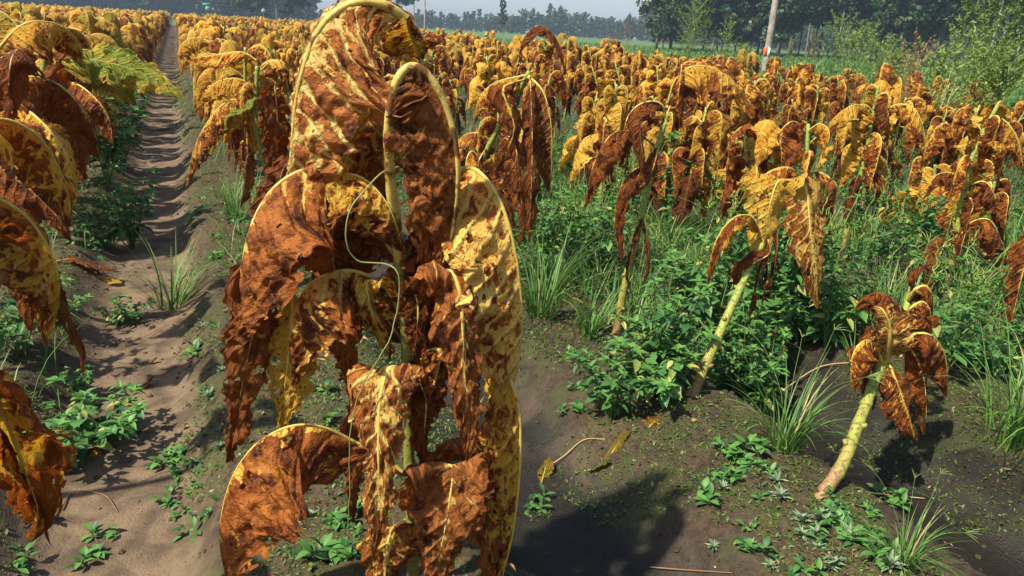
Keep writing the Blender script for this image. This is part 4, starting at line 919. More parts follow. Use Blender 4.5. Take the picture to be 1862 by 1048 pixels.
# left of the big plant: the one with orange leaves reaching over the furrow edge
b = gpoint(462, 345); b = np.array([.50, 4.6, float(gz(.5, 4.6, False))]); D = Dof(b); uu, vv, _ = px(b)
custom_plant(b, [(uu-15,vv-70,D),(470,250,D),(466,190,D),(468,120,D)], [
 dict(p=P_(D,(468,190),(440,180,-.05),(405,190,-.1),(372,230,-.15),(350,280,-.17),(338,340,-.17)), w=.11, fold=(50,85), a=15, brown=.52, rib=.006, seed=3, nt=60, ns=16),
 dict(p=P_(D,(468,170),(440,145,-.03),(405,145,-.05),(375,165,-.08),(355,200,-.1)), w=.11, fold=(50,85), a=10, brown=.30, rib=.006, seed=6, nt=60, ns=16),
 dict(p=P_(D,(470,195),(460,175,-.05),(435,185,-.12),(415,215,-.15),(405,245,-.15)), w=.12, fold=(40,80), a=30, brown=.18, green=.95, rib=.005, seed=9, nt=50, ns=14, lab='leaf still yellow green'),
 dict(p=P_(D,(468,110),(440,95,0),(400,98,.0),(360,105,.0),(335,112,.0)), w=.10, fold=(40,75), a=10, brown=.45, rib=.005, seed=11, nt=50, ns=14),
 dict(p=P_(D,(470,130),(500,110,0),(520,140,-.02),(525,190,-.04)), w=.11, fold=(40,75), a=10, brown=.5, green=.5, rib=.005, seed=12, nt=50, ns=14)],
 'tobacco plant left of the foreground plant, orange and lime leaves reaching over the furrow', r0=.017, r1=.012, extra=6, eseed=212)
b = gpoint(572, 492); D = Dof(b)
custom_plant(b, [(578,420,D),(580,330,D),(590,200,D)], [], 'tobacco plant glimpsed through the leaves of the tall foreground plant', r0=.019, r1=.014, extra=9, eseed=213)


# ---- the rows: individual plants near to far, then the far end of the field as one mass
GRP = 'blighted tobacco plants in the field'
NV = 7
def proto_set(kind, lod, seeds, Hs):
    r = []
    for s, H in zip(seeds, Hs):
        sm, ls = plant_parts(s, H, kind, lod); r.append((s, H, sm, ls))
    return r
R_S = [11, 12, 13, 14, 15, 16, 17, 18, 19, 20, 21, 22]; R_H = [1.25, 1.10, 1.18, .92, 1.32, 1.15, 1.0, 1.2, 1.28, 1.08, 1.22, 1.14]
L_S = [31, 32, 33, 34, 35, 36]; L_H = [1.36, 1.30, 1.40, 1.26, 1.34, 1.38]
nearR = proto_set('right', 0, R_S, R_H); nearL = proto_set('left', 0, L_S, L_H)
midR = proto_set('right', 1, R_S, R_H); midL = proto_set('left', 1, L_S, L_H)
farR = proto_set('right', 2, R_S, R_H); farL = proto_set('left', 2, L_S, L_H)
AM = [MLEAF, MRIB, MSTEM]
def merged(sm, ls):
    m = MB()
    for b in ls: m.addmb(b)
    V, F, U, C, Mi = sm.arr(); m.addmb((V, F, U, C, np.full(len(F), 2)))
    return m
cand = []
rr = random.Random(99)
for k in range(-13, 11):
    x0 = RX+RP*k
    y = max(.6, (abs(x0)*(5.0 if x0 < 0 else .52)))*1.0-1.0
    y = max(y, 1.0)
    while y < 96:
        y += rr.uniform(.42, .60) if (k >= 2 and y < 8) else rr.uniform(.44, .74)*(1 if y < 60 else 1.1)
        x = x0+rr.uniform(-.07, .07)
        rr2 = rr.random()
        if rr2 < .05: continue
        if x > FEDGE-.3 or math.hypot(x, y) < 2.2: continue
        P = np.array([x, y, float(gz(x, y, False))])
        u, v, d = px(P); u2, v2, d2 = px(P+np.array([0, 0, 1.3]))
        if d < .3 or max(u, u2) < -120*3/d-60 or min(u, u2) > IW+60+300/d: continue
        if v2 > IH+50: continue
        if any(abs(x-t[0]) < .45 and abs(y-t[1]) < .48 for t in taken): continue
        # the open stretches of weeds seen in the photograph
        if k == 1 and y < 3.7: continue
        if k == 2 and y < 2.75: continue
        if k == 0 and y < 5.1: continue
        if k == -1 and y < 4.4: continue
        if k == 3 and y < 2.0: continue
        cand.append((math.hypot(x, y), k, x, y, P[2]))
cand.sort()
order = {}
words = ['first', 'second', 'third', 'fourth', 'fifth', 'sixth', 'seventh', 'eighth', 'ninth', 'tenth', 'eleventh', 'twelfth', 'thirteenth',
 'fourteenth', 'fifteenth', 'sixteenth', 'seventeenth', 'eighteenth', 'nineteenth', 'twentieth']
def ordw(n):
    tens = {20: 'twenty', 30: 'thirty', 40: 'forty'}
    if n < 20: return words[n]
    n += 1; t = n//10*10
    return tens[t]+'-'+words[n % 10-1] if n % 10 else {30: 'thirtieth', 40: 'fortieth'}.get(t, 'last')
def rowname(k):
    if k == 0: return 'the row behind the front plant'
    if k < 0: return ('the row left of the bare furrow' if k == -1 else 'the %s row left of the bare furrow' % words[-k-1])
    return 'the %s row right of the front plant' % words[k-1]
lookR = ['brown and gold', 'thin mostly brown', 'golden brown', 'short ragged brown', 'tall gold topped', 'rust brown', 'small dry brown', 'tall mottled brown', 'tall golden', 'leaning brown', 'yellow blotched', 'crooked gold and brown']
lookL = ['bushy yellow', 'broad leaved yellow brown', 'tall mottled yellow', 'bushy brown', 'yellow green mottled', 'tall brown and yellow']
prot = {}
def proto(key, near):
    """first use builds the thing with its parts; later uses copy it"""
    kind, i = key
    s, H, sm, ls = ((nearR if kind == 'R' else nearL) if near else (midR if kind == 'R' else midL))[i]
    if near:
        e = obj('tobacco_plant', None); e.empty_display_size = .1
        obj('stem', sm.build('stem', MSTEM), e)
        for b in ls: obj('leaf', b.build('leaf', LM), e)
        return e
    return obj('tobacco_plant', merged(sm, ls).build('tobacco_plant', AM))
NI = 300-len(taken); NPART = 110
farmb = MB(); mrows = {}
for j, (dist, k, x, y, z) in enumerate(cand):
    left = (k < 0) or (k == 0 and y < 30 and rr.random() < .6) or (y > 14 and rr.random() < .3)
    kind = 'L' if left else 'R'; n = len(L_S) if left else len(R_S); i = rr.randrange(n)
    sc = rr.uniform(.80, 1.14); az = rr.uniform(0, 6.28)
    if j < NI:
        near = j < NPART; key = (kind, i, near)
        if key not in prot: prot[key] = o = proto((kind, i), near)
        else: o = copy_tree(prot[key])
        o.location = (x, y, z); o.rotation_euler = (rr.uniform(-.05, .05), rr.uniform(-.05, .05), az); o.scale = (sc, sc, sc)
        mrows.setdefault(k, []).append((y, o, (lookL if left else lookR)[i]))
    else:
        s, H, sm, ls = (farL if left else farR)[i]
        m = farmb
        key = ('m', kind, i)
        if key not in prot: prot[key] = merged(sm, ls).arr()
        m.addmb(prot[key], rotz(az), np.array([x, y, z]), sc, np.array([rr.uniform(-.14, .14), 0, 0, 0]))
for k, lst in mrows.items():
    lst.sort(key=lambda a: a[0])
    for n, (yy, o, look) in enumerate(lst):
        tag(o, '%s plant, %s in %s' % (look, ordw(n), rowname(k)), 'tobacco plant', GRP)
tag(obj('distant_tobacco_rows', farmb.build('distant_tobacco_rows', AM)), 'far mass of brown and gold tobacco plants running to the end of the field', 'crop', kind='stuff')
print('plants', len(cand), 'far faces', sum(len(f) for f in farmb.F))


# ---- weeds, grass and litter
def leaf_tmpl(nt=5, fold=.25, droop=.25, shape=.8):
    """small pointed leaf along +X, length 1, folded along its midrib"""
    t = np.linspace(0, 1, nt); w = .5*np.sin(pi*np.clip(t, .02, .985)**shape)
    V = []
    for s in (-1, 0, 1):
        V.append(np.stack([t, s*w, np.abs(s)*w*fold-droop*t*t], 1))
    V = np.stack(V, 1); idx = np.arange(nt*3).reshape(nt, 3)
    F = np.stack([idx[:-1, :-1], idx[1:, :-1], idx[1:, 1:], idx[:-1, 1:]], -1).reshape(-1, 4)
    return V.reshape(-1, 3), F
LTS = leaf_tmpl(6, .15, .35, 1.35); LT = leaf_tmpl(); LTN = leaf_tmpl(5, .3, .15, .6)
def scatter(mb, tmpl, pos, az, el, length, width, C, roll=None, m=0):
    V, F = tmpl; pos = np.asarray(pos, float); n = len(pos)
    if n == 0: return
    az, el, length, width = [np.broadcast_to(np.asarray(a, float), (n,)) for a in (az, el, length, width)]
    X = np.stack([np.cos(az)*np.cos(el), np.sin(az)*np.cos(el), np.sin(el)], 1)
    Y = np.stack([-np.sin(az), np.cos(az), 0*az], 1); Z = np.cross(X, Y)
    if roll is not None:
        c, s = np.cos(roll)[:, None], np.sin(roll)[:, None]; Y, Z = Y*c+Z*s, Z*c-Y*s
    W = pos[:, None]+V[None, :, 0:1]*(X*length[:, None])[:, None]+V[None, :, 1:2]*(Y*width[:, None])[:, None]+V[None, :, 2:3]*(Z*length[:, None])[:, None]
    k = len(V); FF = (F[None]+(np.arange(n)*k)[:, None, None]).reshape(-1, 4)
    mb.add(W.reshape(-1, 3), FF, None, np.repeat(np.asarray(C, float), k, 0) if np.ndim(C) > 1 else C, m)
def blades(mb, base, az, el0, L, w, bend, C, nseg=6, m=0):
    """grass blades: arcs that start at elevation el0 and bend down"""
    base = np.asarray(base, float); n = len(base); t = np.linspace(0, 1, nseg+1)
    e = el0[:, None]-bend[:, None]*t[None]**1.3
    dx = np.cos(e)*L[:, None]/nseg; dz = np.sin(e)*L[:, None]/nseg
    r = np.concatenate([np.zeros((n, 1)), np.cumsum(dx[:, :-1], 1)], 1); z = np.concatenate([np.zeros((n, 1)), np.cumsum(dz[:, :-1], 1)], 1)
    ctr = base[:, None]+np.stack([r*np.cos(az)[:, None], r*np.sin(az)[:, None], z], -1)
    Y = np.stack([-np.sin(az), np.cos(az), 0*az], 1)[:, None]; ww = (w[:, None]*(1-t[None]**2.2)*.5+.0002)[..., None]
    up = np.array([0, 0, .25])
    V = np.stack([ctr-Y*ww+up*ww, ctr, ctr+Y*ww+up*ww], 2)
    ids = np.arange(n*(nseg+1)*3).reshape(n, nseg+1, 3)
    F = np.stack([ids[:, :-1, :-1], ids[:, 1:, :-1], ids[:, 1:, 1:], ids[:, :-1, 1:]], -1).reshape(-1, 4)
    mb.add(V.reshape(-1, 3), F, None, np.repeat(np.asarray(C, float), (nseg+1)*3, 0), m)
def cols(n, g, r=.5, y=.0, sp=.3):
    c = np.zeros((n, 4)); c[:, 0] = np.clip(r+sp*g.standard_normal(n), 0, 1); c[:, 1] = (g.random(n) < y)*g.random(n); return c
def tuft_mb(seed, n=60, h=.35, spread=.05, w=.007, seedheads=0):
    g = np.random.default_rng(seed); mb = MB()
    a = g.random(n)*2*pi; r = spread*np.sqrt(g.random(n))
    base = np.stack([r*np.cos(a), r*np.sin(a), -.01+0*r], 1)
    blades(mb, base, a+g.normal(0, .5, n), np.radians(g.uniform(55, 88, n)), h*g.uniform(.6, 1.25, n), w*g.uniform(.7, 1.3, n), np.radians(g.uniform(20, 120, n)), cols(n, g, .5, .12), 7)
    for i in range(seedheads):
        az = g.random()*2*pi; P = droop_path((0, 0, 0), az, h*g.uniform(1.2, 1.7), rad(g.uniform(60, 80)), rad(g.uniform(0, 35)), .1, 1, 8, seed+i)
        tube(P, .0011, 3, (.9, .2, 0, 0), mb, 0); e = P[-1]; d = nrm(P[-1]-P[-2])
        for j in range(g.integers(3, 6)):
            aa = az+g.normal(0, .6); q2 = e+np.array([math.cos(aa), math.sin(aa), g.uniform(-.2, .5)])*g.uniform(.05, .10)
            tube([e, (e+q2)/2+[0, 0, .006], q2], [.0012, .0022, .001], 4, (.95, .25, 0, 0), mb, 0)
    return mb
def bush_parts(seed, h=.30, spread=.18, nst=9, nl=16, ll=.055, seedspike=0):
    """broadleaf weed: stems mesh, leaves mesh, seed spikes mesh"""
    g = np.random.default_rng(seed); st = MB(); lf = MB(); sp = MB()
    for s in range(nst):
        az = s*2.4+g.normal(0, .3); L = h*g.uniform(.75, 1.25)
        out = spread*g.uniform(.3, 1.0)
        tip = np.array([math.cos(az)*out, math.sin(az)*out, L*g.uniform(.75, 1)])
        mid = tip*.5+np.array([0, 0, -.02]); P = catmull([np.array([0, 0, -.02]), mid*[.8, .8, 1], tip], 14)
        tube(P, np.linspace(.0032, .0013, 14), 4, (.6, .15*(s % 3), 0, 0), st, 0)
        n = nl; tt = g.uniform(.22, 1, n)**.8; p = np.stack([np.interp(tt, np.linspace(0, 1, 14), P[:, i]) for i in range(3)], 1)
        a = np.arange(n)*2.4+g.normal(0, .4, n)
        ln = ll*g.uniform(.6, 1.3, n)*(1.15-.45*tt); off = np.stack([np.cos(a), np.sin(a), .5+0*a], 1)*ln[:, None]*.3
        scatter(lf, LT, p+off, a, g.uniform(-.5, .6, n), ln, ln*g.uniform(.40, .6, n), cols(n, g, .40, .14), g.normal(0, .3, n))
        # whorl at the tip
        m = 7; a = np.arange(m)*2*pi/m+g.random(); scatter(lf, LT, np.repeat(tip[None], m, 0), a, g.uniform(.1, .9, m), ll*g.uniform(.4, .8, m), ll*.32, cols(m, g, .85, 0))
        if seedspike and g.random() < .8:
            for j in range(1+(g.random() < .7)*3):
                d = nrm(np.array([g.normal(0, .16), g.normal(0, .16), 1])); Ls = seedspike*g.uniform(.6, 1.3)*(1 if j == 0 else .5)
                Q = [tip+d*Ls*k/8+[g.normal(0, .004), g.normal(0, .004), 0] for k in range(9)]
                rr_ = .62*np.array([.002]+[.0042, .0048, .0045, .0046, .0042, .0038, .003]+[.001])*(1+.35*np.array([(-1)**k for k in range(9)]))
                tube(catmull(Q, 26), np.interp(np.linspace(0, 1, 26), np.linspace(0, 1, 9), rr_)*(1+.35*np.sin(np.arange(26)*2.5)), 5, (.95, 0, 0, 0), sp, 0)
    return st, lf, sp
def make_bush(name, seed, **k):
    st, lf, sp = bush_parts(seed, **k); e = obj(name, None); e.empty_display_size = .05
    obj('stems', st.build('stems', MWEED), e); obj('foliage', lf.build('foliage', MWEED), e)
    if sp.n: obj('seed_heads', sp.build('seed_heads', MFEN), e)
    return e
protoB = [make_bush('broadleaf_weed', 500+i, h=(.26, .34, .20, .40)[i], spread=(.20, .22, .24, .18)[i], nst=(10, 12, 11, 11)[i], nl=(17, 18, 14, 20)[i], ll=(.060, .055, .065, .050)[i]) for i in range(4)]
protoP = [make_bush('pigweed', 520+i, h=(.42, .50)[i], spread=.14, nst=8, nl=13, ll=.05, seedspike=(.16, .20)[i]) for i in range(2)]
protoG = []
for i in range(4):
    o = obj('grass_tuft', tuft_mb(540+i, (60, 80, 45, 70)[i], (.32, .40, .28, .45)[i], (.05, .07, .04, .08)[i], (.006, .007, .008, .006)[i], (0, 4, 0, 6)[i]).build('grass_tuft', MGRASS)); protoG.append(o)
used = set()
wr = random.Random(5)
def put(pset, i, x, y, label, cat, group, sc=1., rz=None):
    src = pset[i % len(pset)]
    if src.name not in used: used.add(src.name); o = src
    else: o = copy_tree(src)
    o.location = (x, y, float(gz(x, y))-.003); o.rotation_euler = (wr.uniform(-.08, .08), wr.uniform(-.08, .08), wr.uniform(0, 6.28) if rz is None else rz); o.scale = (sc,)*3
    return tag(o, label, cat, group)
def putpx(pset, i, u, v, label, cat, group, sc=1.):
    g = gpoint(u, v); return put(pset, i, g[0], g[1], label, cat, group, sc)
GB, GP, GG = 'leafy green weeds among the rows', 'pigweeds with pale seed spikes', 'grass tufts among the rows'
# weeds that can be pointed out one by one
putpx(protoB, 1, 240, 452, 'round dark green leafy weed sitting in the bare furrow on the left', 'weed', GB, 1.35)
putpx(protoB, 0, 205, 455, 'lighter leafy weed joined to the left side of the round furrow weed', 'weed', GB, 1.05)
putpx(protoB, 3, 195, 335, 'tall feathery weed under the yellow leaves beside the far part of the bare furrow', 'weed', GB, 1.9)
putpx(protoB, 3, 225, 300, 'bright green weed behind the tall feathery one at the furrow edge', 'weed', GB, 1.6)
putpx(protoG, 0, 312, 560, 'upright bright grass tuft at the right edge of the bare furrow', 'grass tuft', GG, 1.25)
putpx(protoG, 2, 430, 400, 'grass tuft on the ridge left of the tall foreground plant', 'grass tuft', GG, 1.2)
putpx(protoB, 2, 120, 830, 'sprawling broad leaved weed on the mud in the lower left', 'weed', GB, 1.0)
putpx(protoB, 2, 190, 800, 'flattened weed with leaves reaching right over the lower left mud', 'weed', GB, .8)
putpx(protoB, 0, 40, 640, 'leafy weed below the drooping leaf at the left edge', 'weed', GB, 1.0)
putpx(protoB, 0, 110, 590, 'small leafy weed in shade behind the drooping left leaf', 'weed', GB, .7)
putpx(protoB, 2, 225, 590, 'small pale weed in the middle of the bare furrow', 'weed', GB, .6)
putpx(protoB, 0, 150, 720, 'thin weed seedling under the hanging brown leaf tip on the left', 'weed', GB, .45)
putpx(protoB, 1, 1190, 680, 'broad leaved weed right of the tan root collar of the bare stemmed plant', 'weed', GB, 1.1)
putpx(protoB, 0, 1110, 760, 'low weed spilling over the wet furrow edge', 'weed', GB, .85)
putpx(protoB, 0, 1290, 640, 'large leafy weed wrapped round the leaning stem', 'weed', GB, 1.5)
putpx(protoB, 1, 1370, 650, 'dense leafy weed to the right of the leaning stem', 'weed', GB, 1.4)
putpx(protoB, 3, 1240, 600, 'bushy green weed between the bare stem and the leaning stem', 'weed', GB, 1.2)
putpx(protoB, 2, 1195, 715, 'spreading weed at the foot of the leaning stem, left side', 'weed', GB, 1.1)
putpx(protoB, 1, 1350, 715, 'spreading weed right of the foot of the leaning stem', 'weed', GB, 1.2)
putpx(protoB, 2, 1440, 690, 'broad leaved weed by the pale bent grass stalk', 'weed', GB, 1.3)
putpx(protoP, 0, 1300, 520, 'pigweed with pale upright spikes behind the leaning plant', 'pigweed', GP, 1.2)
putpx(protoP, 1, 1500, 640, 'tall pigweed with many pale spikes left of the toppled plant', 'pigweed', GP, 1.25)
putpx(protoP, 0, 1440, 640, 'pigweed directly below the hanging yellow leaves', 'pigweed', GP, 1.2)
putpx(protoP, 1, 1560, 600, 'pigweed behind the curled leaves of the toppled plant', 'pigweed', GP, 1.0)
putpx(protoP, 0, 1040, 500, 'spiky weed right of the long yellow hanging leaf', 'pigweed', GP, 1.1)
putpx(protoB, 3, 1220, 430, 'tall green weed between the second and third rows on the right', 'weed', GB, 1.6)
putpx(protoB, 3, 1060, 520, 'dark green weed in shade beside the long hanging leaf', 'weed', GB, 1.4)
putpx(protoB, 1, 1000, 480, 'green weed peeping out behind the foreground leaves on the right', 'weed', GB, 1.3)
putpx(protoG, 3, 1840, 800, 'large arching grass tuft with seed heads at the right edge', 'grass tuft', GG, 1.15)
putpx(protoG, 1, 1860, 900, 'arching grass below the large tuft at the right edge', 'grass tuft', GG, 1.0)
putpx(protoG, 3, 1880, 700, 'tall grass at the right edge behind the arching tuft', 'grass tuft', GG, 1.1)
putpx(protoG, 1, 1640, 1030, 'bright seedling grass in the lower right corner beside the wet furrow', 'grass tuft', GG, .45)
putpx(protoG, 1, 1425, 810, 'grass with a pale bent stalk left of the toppled stem', 'grass tuft', GG, .8)
putpx(protoG, 3, 1180, 620, 'grass around the foot of the bare stemmed plant', 'grass tuft', GG, .5)
# the remaining weeds of the rows on the right
adj = ['dark', 'bright', 'ragged', 'dense', 'low', 'tall', 'thin', 'spreading']
def spot(u, v):
    h = 'left' if u < 620 else ('middle' if u < 1240 else 'right'); return h
n = 0; spots = []
for _ in range(4000):
    if n >= 150: break
    x = wr.uniform(1.3, 8.5); y = wr.uniform(1.9, 9)
    u, v, d = px((x, y, .1))
    if not (930 < u < 1900 and 300 < v < 790): continue
    if ridge(x) < .25 and d < 3.2 and x > 2.1 and y < 2.3: continue
    if x < 1.55 and y < 3.4: continue
    if math.hypot(u-1135, v-590) < 75: continue
    if v > 640 and u < 1090+ (v-640): continue
    if v > 720 and u < 1900 and not (u > 1740): continue
    if v > 660 and 1080 < u < 1180: continue
    if any(math.hypot(x-a, y-b) < .17+.03*d for a, b in spots): continue
    spots.append((x, y)); n += 1
near = [('bare stemmed tobacco plant', 1120, 607), ('leaning yellow leaved plant', 1255, 717), ('toppled tobacco plant', 1600, 700), ('tall upright green stemmed plant', 1528, 470),
        ('hooked brown leaves', 1722, 532), ('long yellow hanging leaf', 950, 600), ('fan shaped yellow leaf', 1215, 395), ('pale root collar', 1652, 472), ('right picture edge', 1862, 560)]
seen = {}
for j, (x, y) in enumerate(spots):
    u, v, d = px((x, y, .1)); nm, nu, nv = min(near, key=lambda q_: math.hypot(u-q_[1], (v-q_[2])*1.5))
    side = ('right of' if u > nu+30 else 'left of' if u < nu-30 else ('below' if v > nv else 'behind'))
    r_ = wr.random()
    pset, kind, cat, grp = (protoB, 'leafy weed', 'weed', GB) if r_ < .27 else ((protoP, 'spiked pigweed', 'pigweed', GP) if r_ < .52 else (protoG, 'grass tuft', 'grass tuft', GG))
    key = (kind, side, nm); c = seen.get(key, 0); seen[key] = c+1
    dist_ = ['closest', 'next closest', 'third closest', 'fourth closest', 'fifth closest', 'sixth closest', 'seventh closest', 'eighth closest', 'ninth closest', 'tenth closest'][min(9, c)]
    put(pset, wr.randrange(4), x, y, None, cat, grp, wr.uniform(.7, 1.25)).__setitem__('label', '%s %s %s the %s' % (adj[(c*3+len(nm)) % 8], kind, side, nm) if c < 1 else '%s %s, %s of those %s the %s' % (adj[(c*3+len(nm)) % 8], kind, dist_, side, nm))

# ground cover: nobody could count it
g = np.random.default_rng(21)
def scat_pts(n, fx, fy, keep):
    x = g.uniform(*fx, n); y = fy[0]+(fy[1]-fy[0])*g.random(n)**1.6; k = keep(x, y); x, y = x[k], y[k]
    return np.stack([x, y, gz(x, y)], 1)
mos = MB()
def keep_moss(x, y):
    m = fbm(x*2.2, y*2.2, 14, 3)+.9*(ridge(x)-.55)
    return m > .02
p = scat_pts(110000, (-2.0, 8), (.9, 12), keep_moss); p = np.vstack([p, scat_pts(110000, (-1.4, 3.9), (1.0, 4.6), keep_moss)]); n = len(p)
scatter(mos, leaf_tmpl(3), p, g.random(n)*6.28, g.uniform(0, 1.1, n), (.004+.016*g.random(n)**2.5)*(1+.14*p[:, 1]), (.003+.008*g.random(n)**2)*(1+.14*p[:, 1]), cols(n, g, .4, .15))
tag(obj('moss_and_seedlings', mos.build('moss_and_seedlings', MMOSS)), 'moss and tiny seedlings carpeting the ridges between the furrows', 'ground cover', kind='stuff')
gr = MB()
def keep_gr(x, y):
    m = fbm(x*1.1, y*1.1, 24, 3)
    right = (x > 1.5) & ((y > 2.6-.35*(x-1.5)) & ~((x > 2.1) & (x < 2.75) & (y < 2.6)))
    rightw = right & (m > -.25) & ~((x < 2.0) & (y < 2.9))
    leftg = (x < -.55) & (m > .05) | ((x > .12) & (x < 1.0) & (m > .1) & (y > 2.8))
    return rightw | leftg
p = np.vstack([scat_pts(17000, (-2.2, 14.2), (1.1, 17), keep_gr), scat_pts(9000, (1.4, 6.5), (1.4, 8), keep_gr)]); n = len(p)
k = 3; b3 = np.repeat(p, k, 0)+np.c_[g.normal(0, .02, (n*k, 2)), np.zeros(n*k)-.005]; n3 = len(b3)
blades(gr, b3, g.random(n3)*6.28, np.radians(g.uniform(45, 88, n3)), g.uniform(.08, .38, n3), g.uniform(.003, .007, n3), np.radians(g.uniform(20, 110, n3)), cols(n3, g, .45, .26), 4)
tag(obj('short_grass', gr.build('short_grass', MGRASS)), 'short green grass filling the gaps between the tobacco rows on the right', 'grass', kind='stuff')
# low broad leaves between the rows, farther off
lw = MB()
p = scat_pts(9000, (-2.0, 14), (2.4, 20), lambda x, y: ((x > 1.4) & (fbm(x*.9, y*.9, 34, 2) > -.3) & ~((x > 2.0) & (x < 2.8) & (y < 2.7))& ~((x<2.0)&(y<3.0))) | ((x < -.5) & (fbm(x*.9, y*.9, 34, 2) > .05)) | ((x < 1.0) & (y > 3.6) & (ridge(x) > .22) & (fbm(x*1.9, y*1.3, 36, 2) > .05)))
n = len(p); k = 9; b3 = np.repeat(p, k, 0)+np.c_[g.normal(0, .045, (n*k, 2)), g.uniform(.01, .15, n*k)]; n3 = len(b3)
scatter(lw, LT, b3, g.random(n3)*6.28, g.uniform(-.4, .6, n3), g.uniform(.02, .05, n3), g.uniform(.012, .026, n3), cols(n3, g, .35, .04), g.normal(0, .4, n3))
tag(obj('low_weed_cover', lw.build('low_weed_cover', MWEED)), 'low leafy undergrowth between the tobacco rows', 'ground cover', kind='stuff')

# rosettes on the near ridge: countable seedlings
def rosette_mb(seed, n=13, L=.045, w=.3, el=(.15, .9), tall=0.):
    g2 = np.random.default_rng(seed); mb = MB(); a = np.arange(n)*2.4+g2.normal(0, .2, n)
    base_ = np.zeros((n, 3)); sp_ = g2.integers(0, 3 if tall else 1, n); ang_ = sp_*2.1+seed
    base_[:, 0] = np.cos(ang_)*.028*(sp_ > 0)*(tall > 0); base_[:, 1] = np.sin(ang_)*.028*(sp_ > 0)*(tall > 0); base_[:, 2] = np.linspace(0, tall, n)*g2.uniform(.6, 1.2, n)
    scatter(mb, LTN if not tall else LTS, base_, a, g2.uniform(el[0], el[1], n), L*g2.uniform(.6, 1.15, n), L*w*g2.uniform(.8, 1.2, n), cols(n, g2, .6, .0))
    return mb
protoR = [obj('silvery_rosette', rosette_mb(600+i, 17+4*i, (.028, .034, .024)[i], .36, (.3, 1.3)).build('silvery_rosette', MSILV)) for i in range(3)]
protoS = [obj('green_seedling', rosette_mb(610+i, (14, 18, 12)[i], (.032, .040, .028)[i], .42, (.1, 1.35), .022).build('green_seedling', MWEED)) for i in range(3)]
def areas(lst, pset, kindname, cat, grp):
    c = 0
    for (u0, v0, u1, v1, n, where) in lst:
        us = sorted(wr.uniform(u0, u1) for j in range(n))
        for j in range(n):
            u, v = us[j], wr.uniform(v0, v1); P = gpoint(u, v)
            put(pset, wr.randrange(3), P[0], P[1], '%s %s, %s from the left' % (kindname, where, words[j]), cat, grp+' '+where, wr.uniform(.7, 1.5)); c += 1
areas([(1290,850,1420,1030,9,'on the dark soil in front of the toppled stem'), (1430,940,1640,1040,13,'on the ridge crest at the bottom right'), (470,930,640,1040,7,'under the lower left leaves'), (350,680,410,860,7,'on the mossy ridge'), (1090,590,1180,660,3,'beside the tan root collar'), (360,540,420,640,3,'by the dark curled leaf edge')],
      protoR, 'silvery rosette', 'rosette', 'silvery rosettes')
areas([(1290,780,1430,920,13,'along the ridge left of the toppled stem'), (1340,930,1620,1045,13,'at the bottom edge right of centre'), (1500,900,1660,960,6,'around the foot of the toppled stem'), (300,820,400,1000,14,'on the furrow edge at the lower left'), (560,930,660,1030,8,'in the shade below the foreground plant'), (350,560,440,720,8,'on the ridge beside the dark curled leaves'), (950,900,1000,960,2,'by the wet furrow at bottom centre'), (1000,600,1110,760,6,'on the crumbly second ridge'), (20,900,200,1040,5,'on the lower left mud'), (380,380,470,520,8,'on the ridge left of the foreground plant'), (590,700,650,780,2,'in the gap under the brown left leaf')],
      protoS, 'green seedling', 'seedling', 'green seedlings')
# vine climbing the big plant
def pxtube(name, pts, r, mat, label, cat, C=(.6, .3, 0, 0), n=60, nsd=7):
    P = catmull([at(*p_) for p_ in pts], n); P = P+.0035*np.stack([fbm(np.linspace(0, 22, n), np.zeros(n)+i, 91, 3) for i in range(3)], 1); base = P[0].copy()
    b_ = tube(P-base, np.linspace(r, r*.6, n), nsd, C); o = obj(name, b_.build(name, mat), loc=tuple(base)); return tag(o, label, cat)
pxtube('vine', [(735,300,1.47),(715,305,1.43),(694,316,1.40),(664,345,1.37),(636,385,1.35),(630,435,1.35),(648,475,1.36),(700,478,1.37),(724,495,1.36),(727,540,1.36),(712,605,1.35),(690,652,1.34),(665,690,1.34),(645,740,1.34),(637,800,1.34),(636,900,1.35),(632,990,1.37)], .0017, MGRASS, 'thin pale green vine looping round the front of the tall foreground plant', 'vine', (1, .55, 0, 0), 120)
# fallen leaves
def fallen(u, v, L, az, brown, green, label, w=.25, h=.012, S=None):
    b_ = gpoint(u, v); d = np.array([math.cos(az), math.sin(az), 0]); P = [d*L*t_+np.array([0, 0, h+.015*math.sin(pi*t_)]) for t_ in (-.5, -.2, .15, .5)]
    for p_ in P: p_[2] += float(gz(b_[0]+p_[0], b_[1]+p_[1], False))-b_[2]
    m_ = leaf(P, L*w, (-12, 20), S=(-math.sin(az), math.cos(az), 0), pet=.12, nt=26, ns=6, crump=.010, seed=int(u), brown=brown, green=green, holes=.3, rib=.003, toward=(0, 0, 1), fat=.85)
    tag(obj('fallen_leaf', m_.build('fallen_leaf', LM), loc=tuple(b_)), label, 'fallen leaf', 'fallen leaves on the soil')
fallen(160, 490, .30, .4, .78, 0, 'curled brown and yellow dead leaf on the left ridge', .3, .04)
fallen(195, 515, .16, -.3, .3, 0, 'small yellow leaf piece beside the curled dead leaf')
fallen(268, 703, .075, .9, .62, 0, 'pale grey leaf fragment lying flat in the bare furrow', .2)
fallen(276, 662, .05, .1, .8, 0, 'tiny orange brown leaf scrap higher up the bare furrow')
fallen(285, 237, .45, -.3, .93, 0, 'dark red brown leaf across the far part of the furrow', .16)
fallen(268, 257, .36, -.5, .12, 0, 'pale yellow leaf stalk in the far part of the furrow', .08)
fallen(990, 862, .13, .9, .35, .6, 'yellow green leaf with a brown tip on the wet furrow', .24)
fallen(1118, 819, .12, 0.1, .22, .45, 'yellow leaf at the edge of the wet furrow', .18)
fallen(1183, 778, .09, .3, .5, .7, 'round yellow leaf with a brown rim on the second ridge', .45)
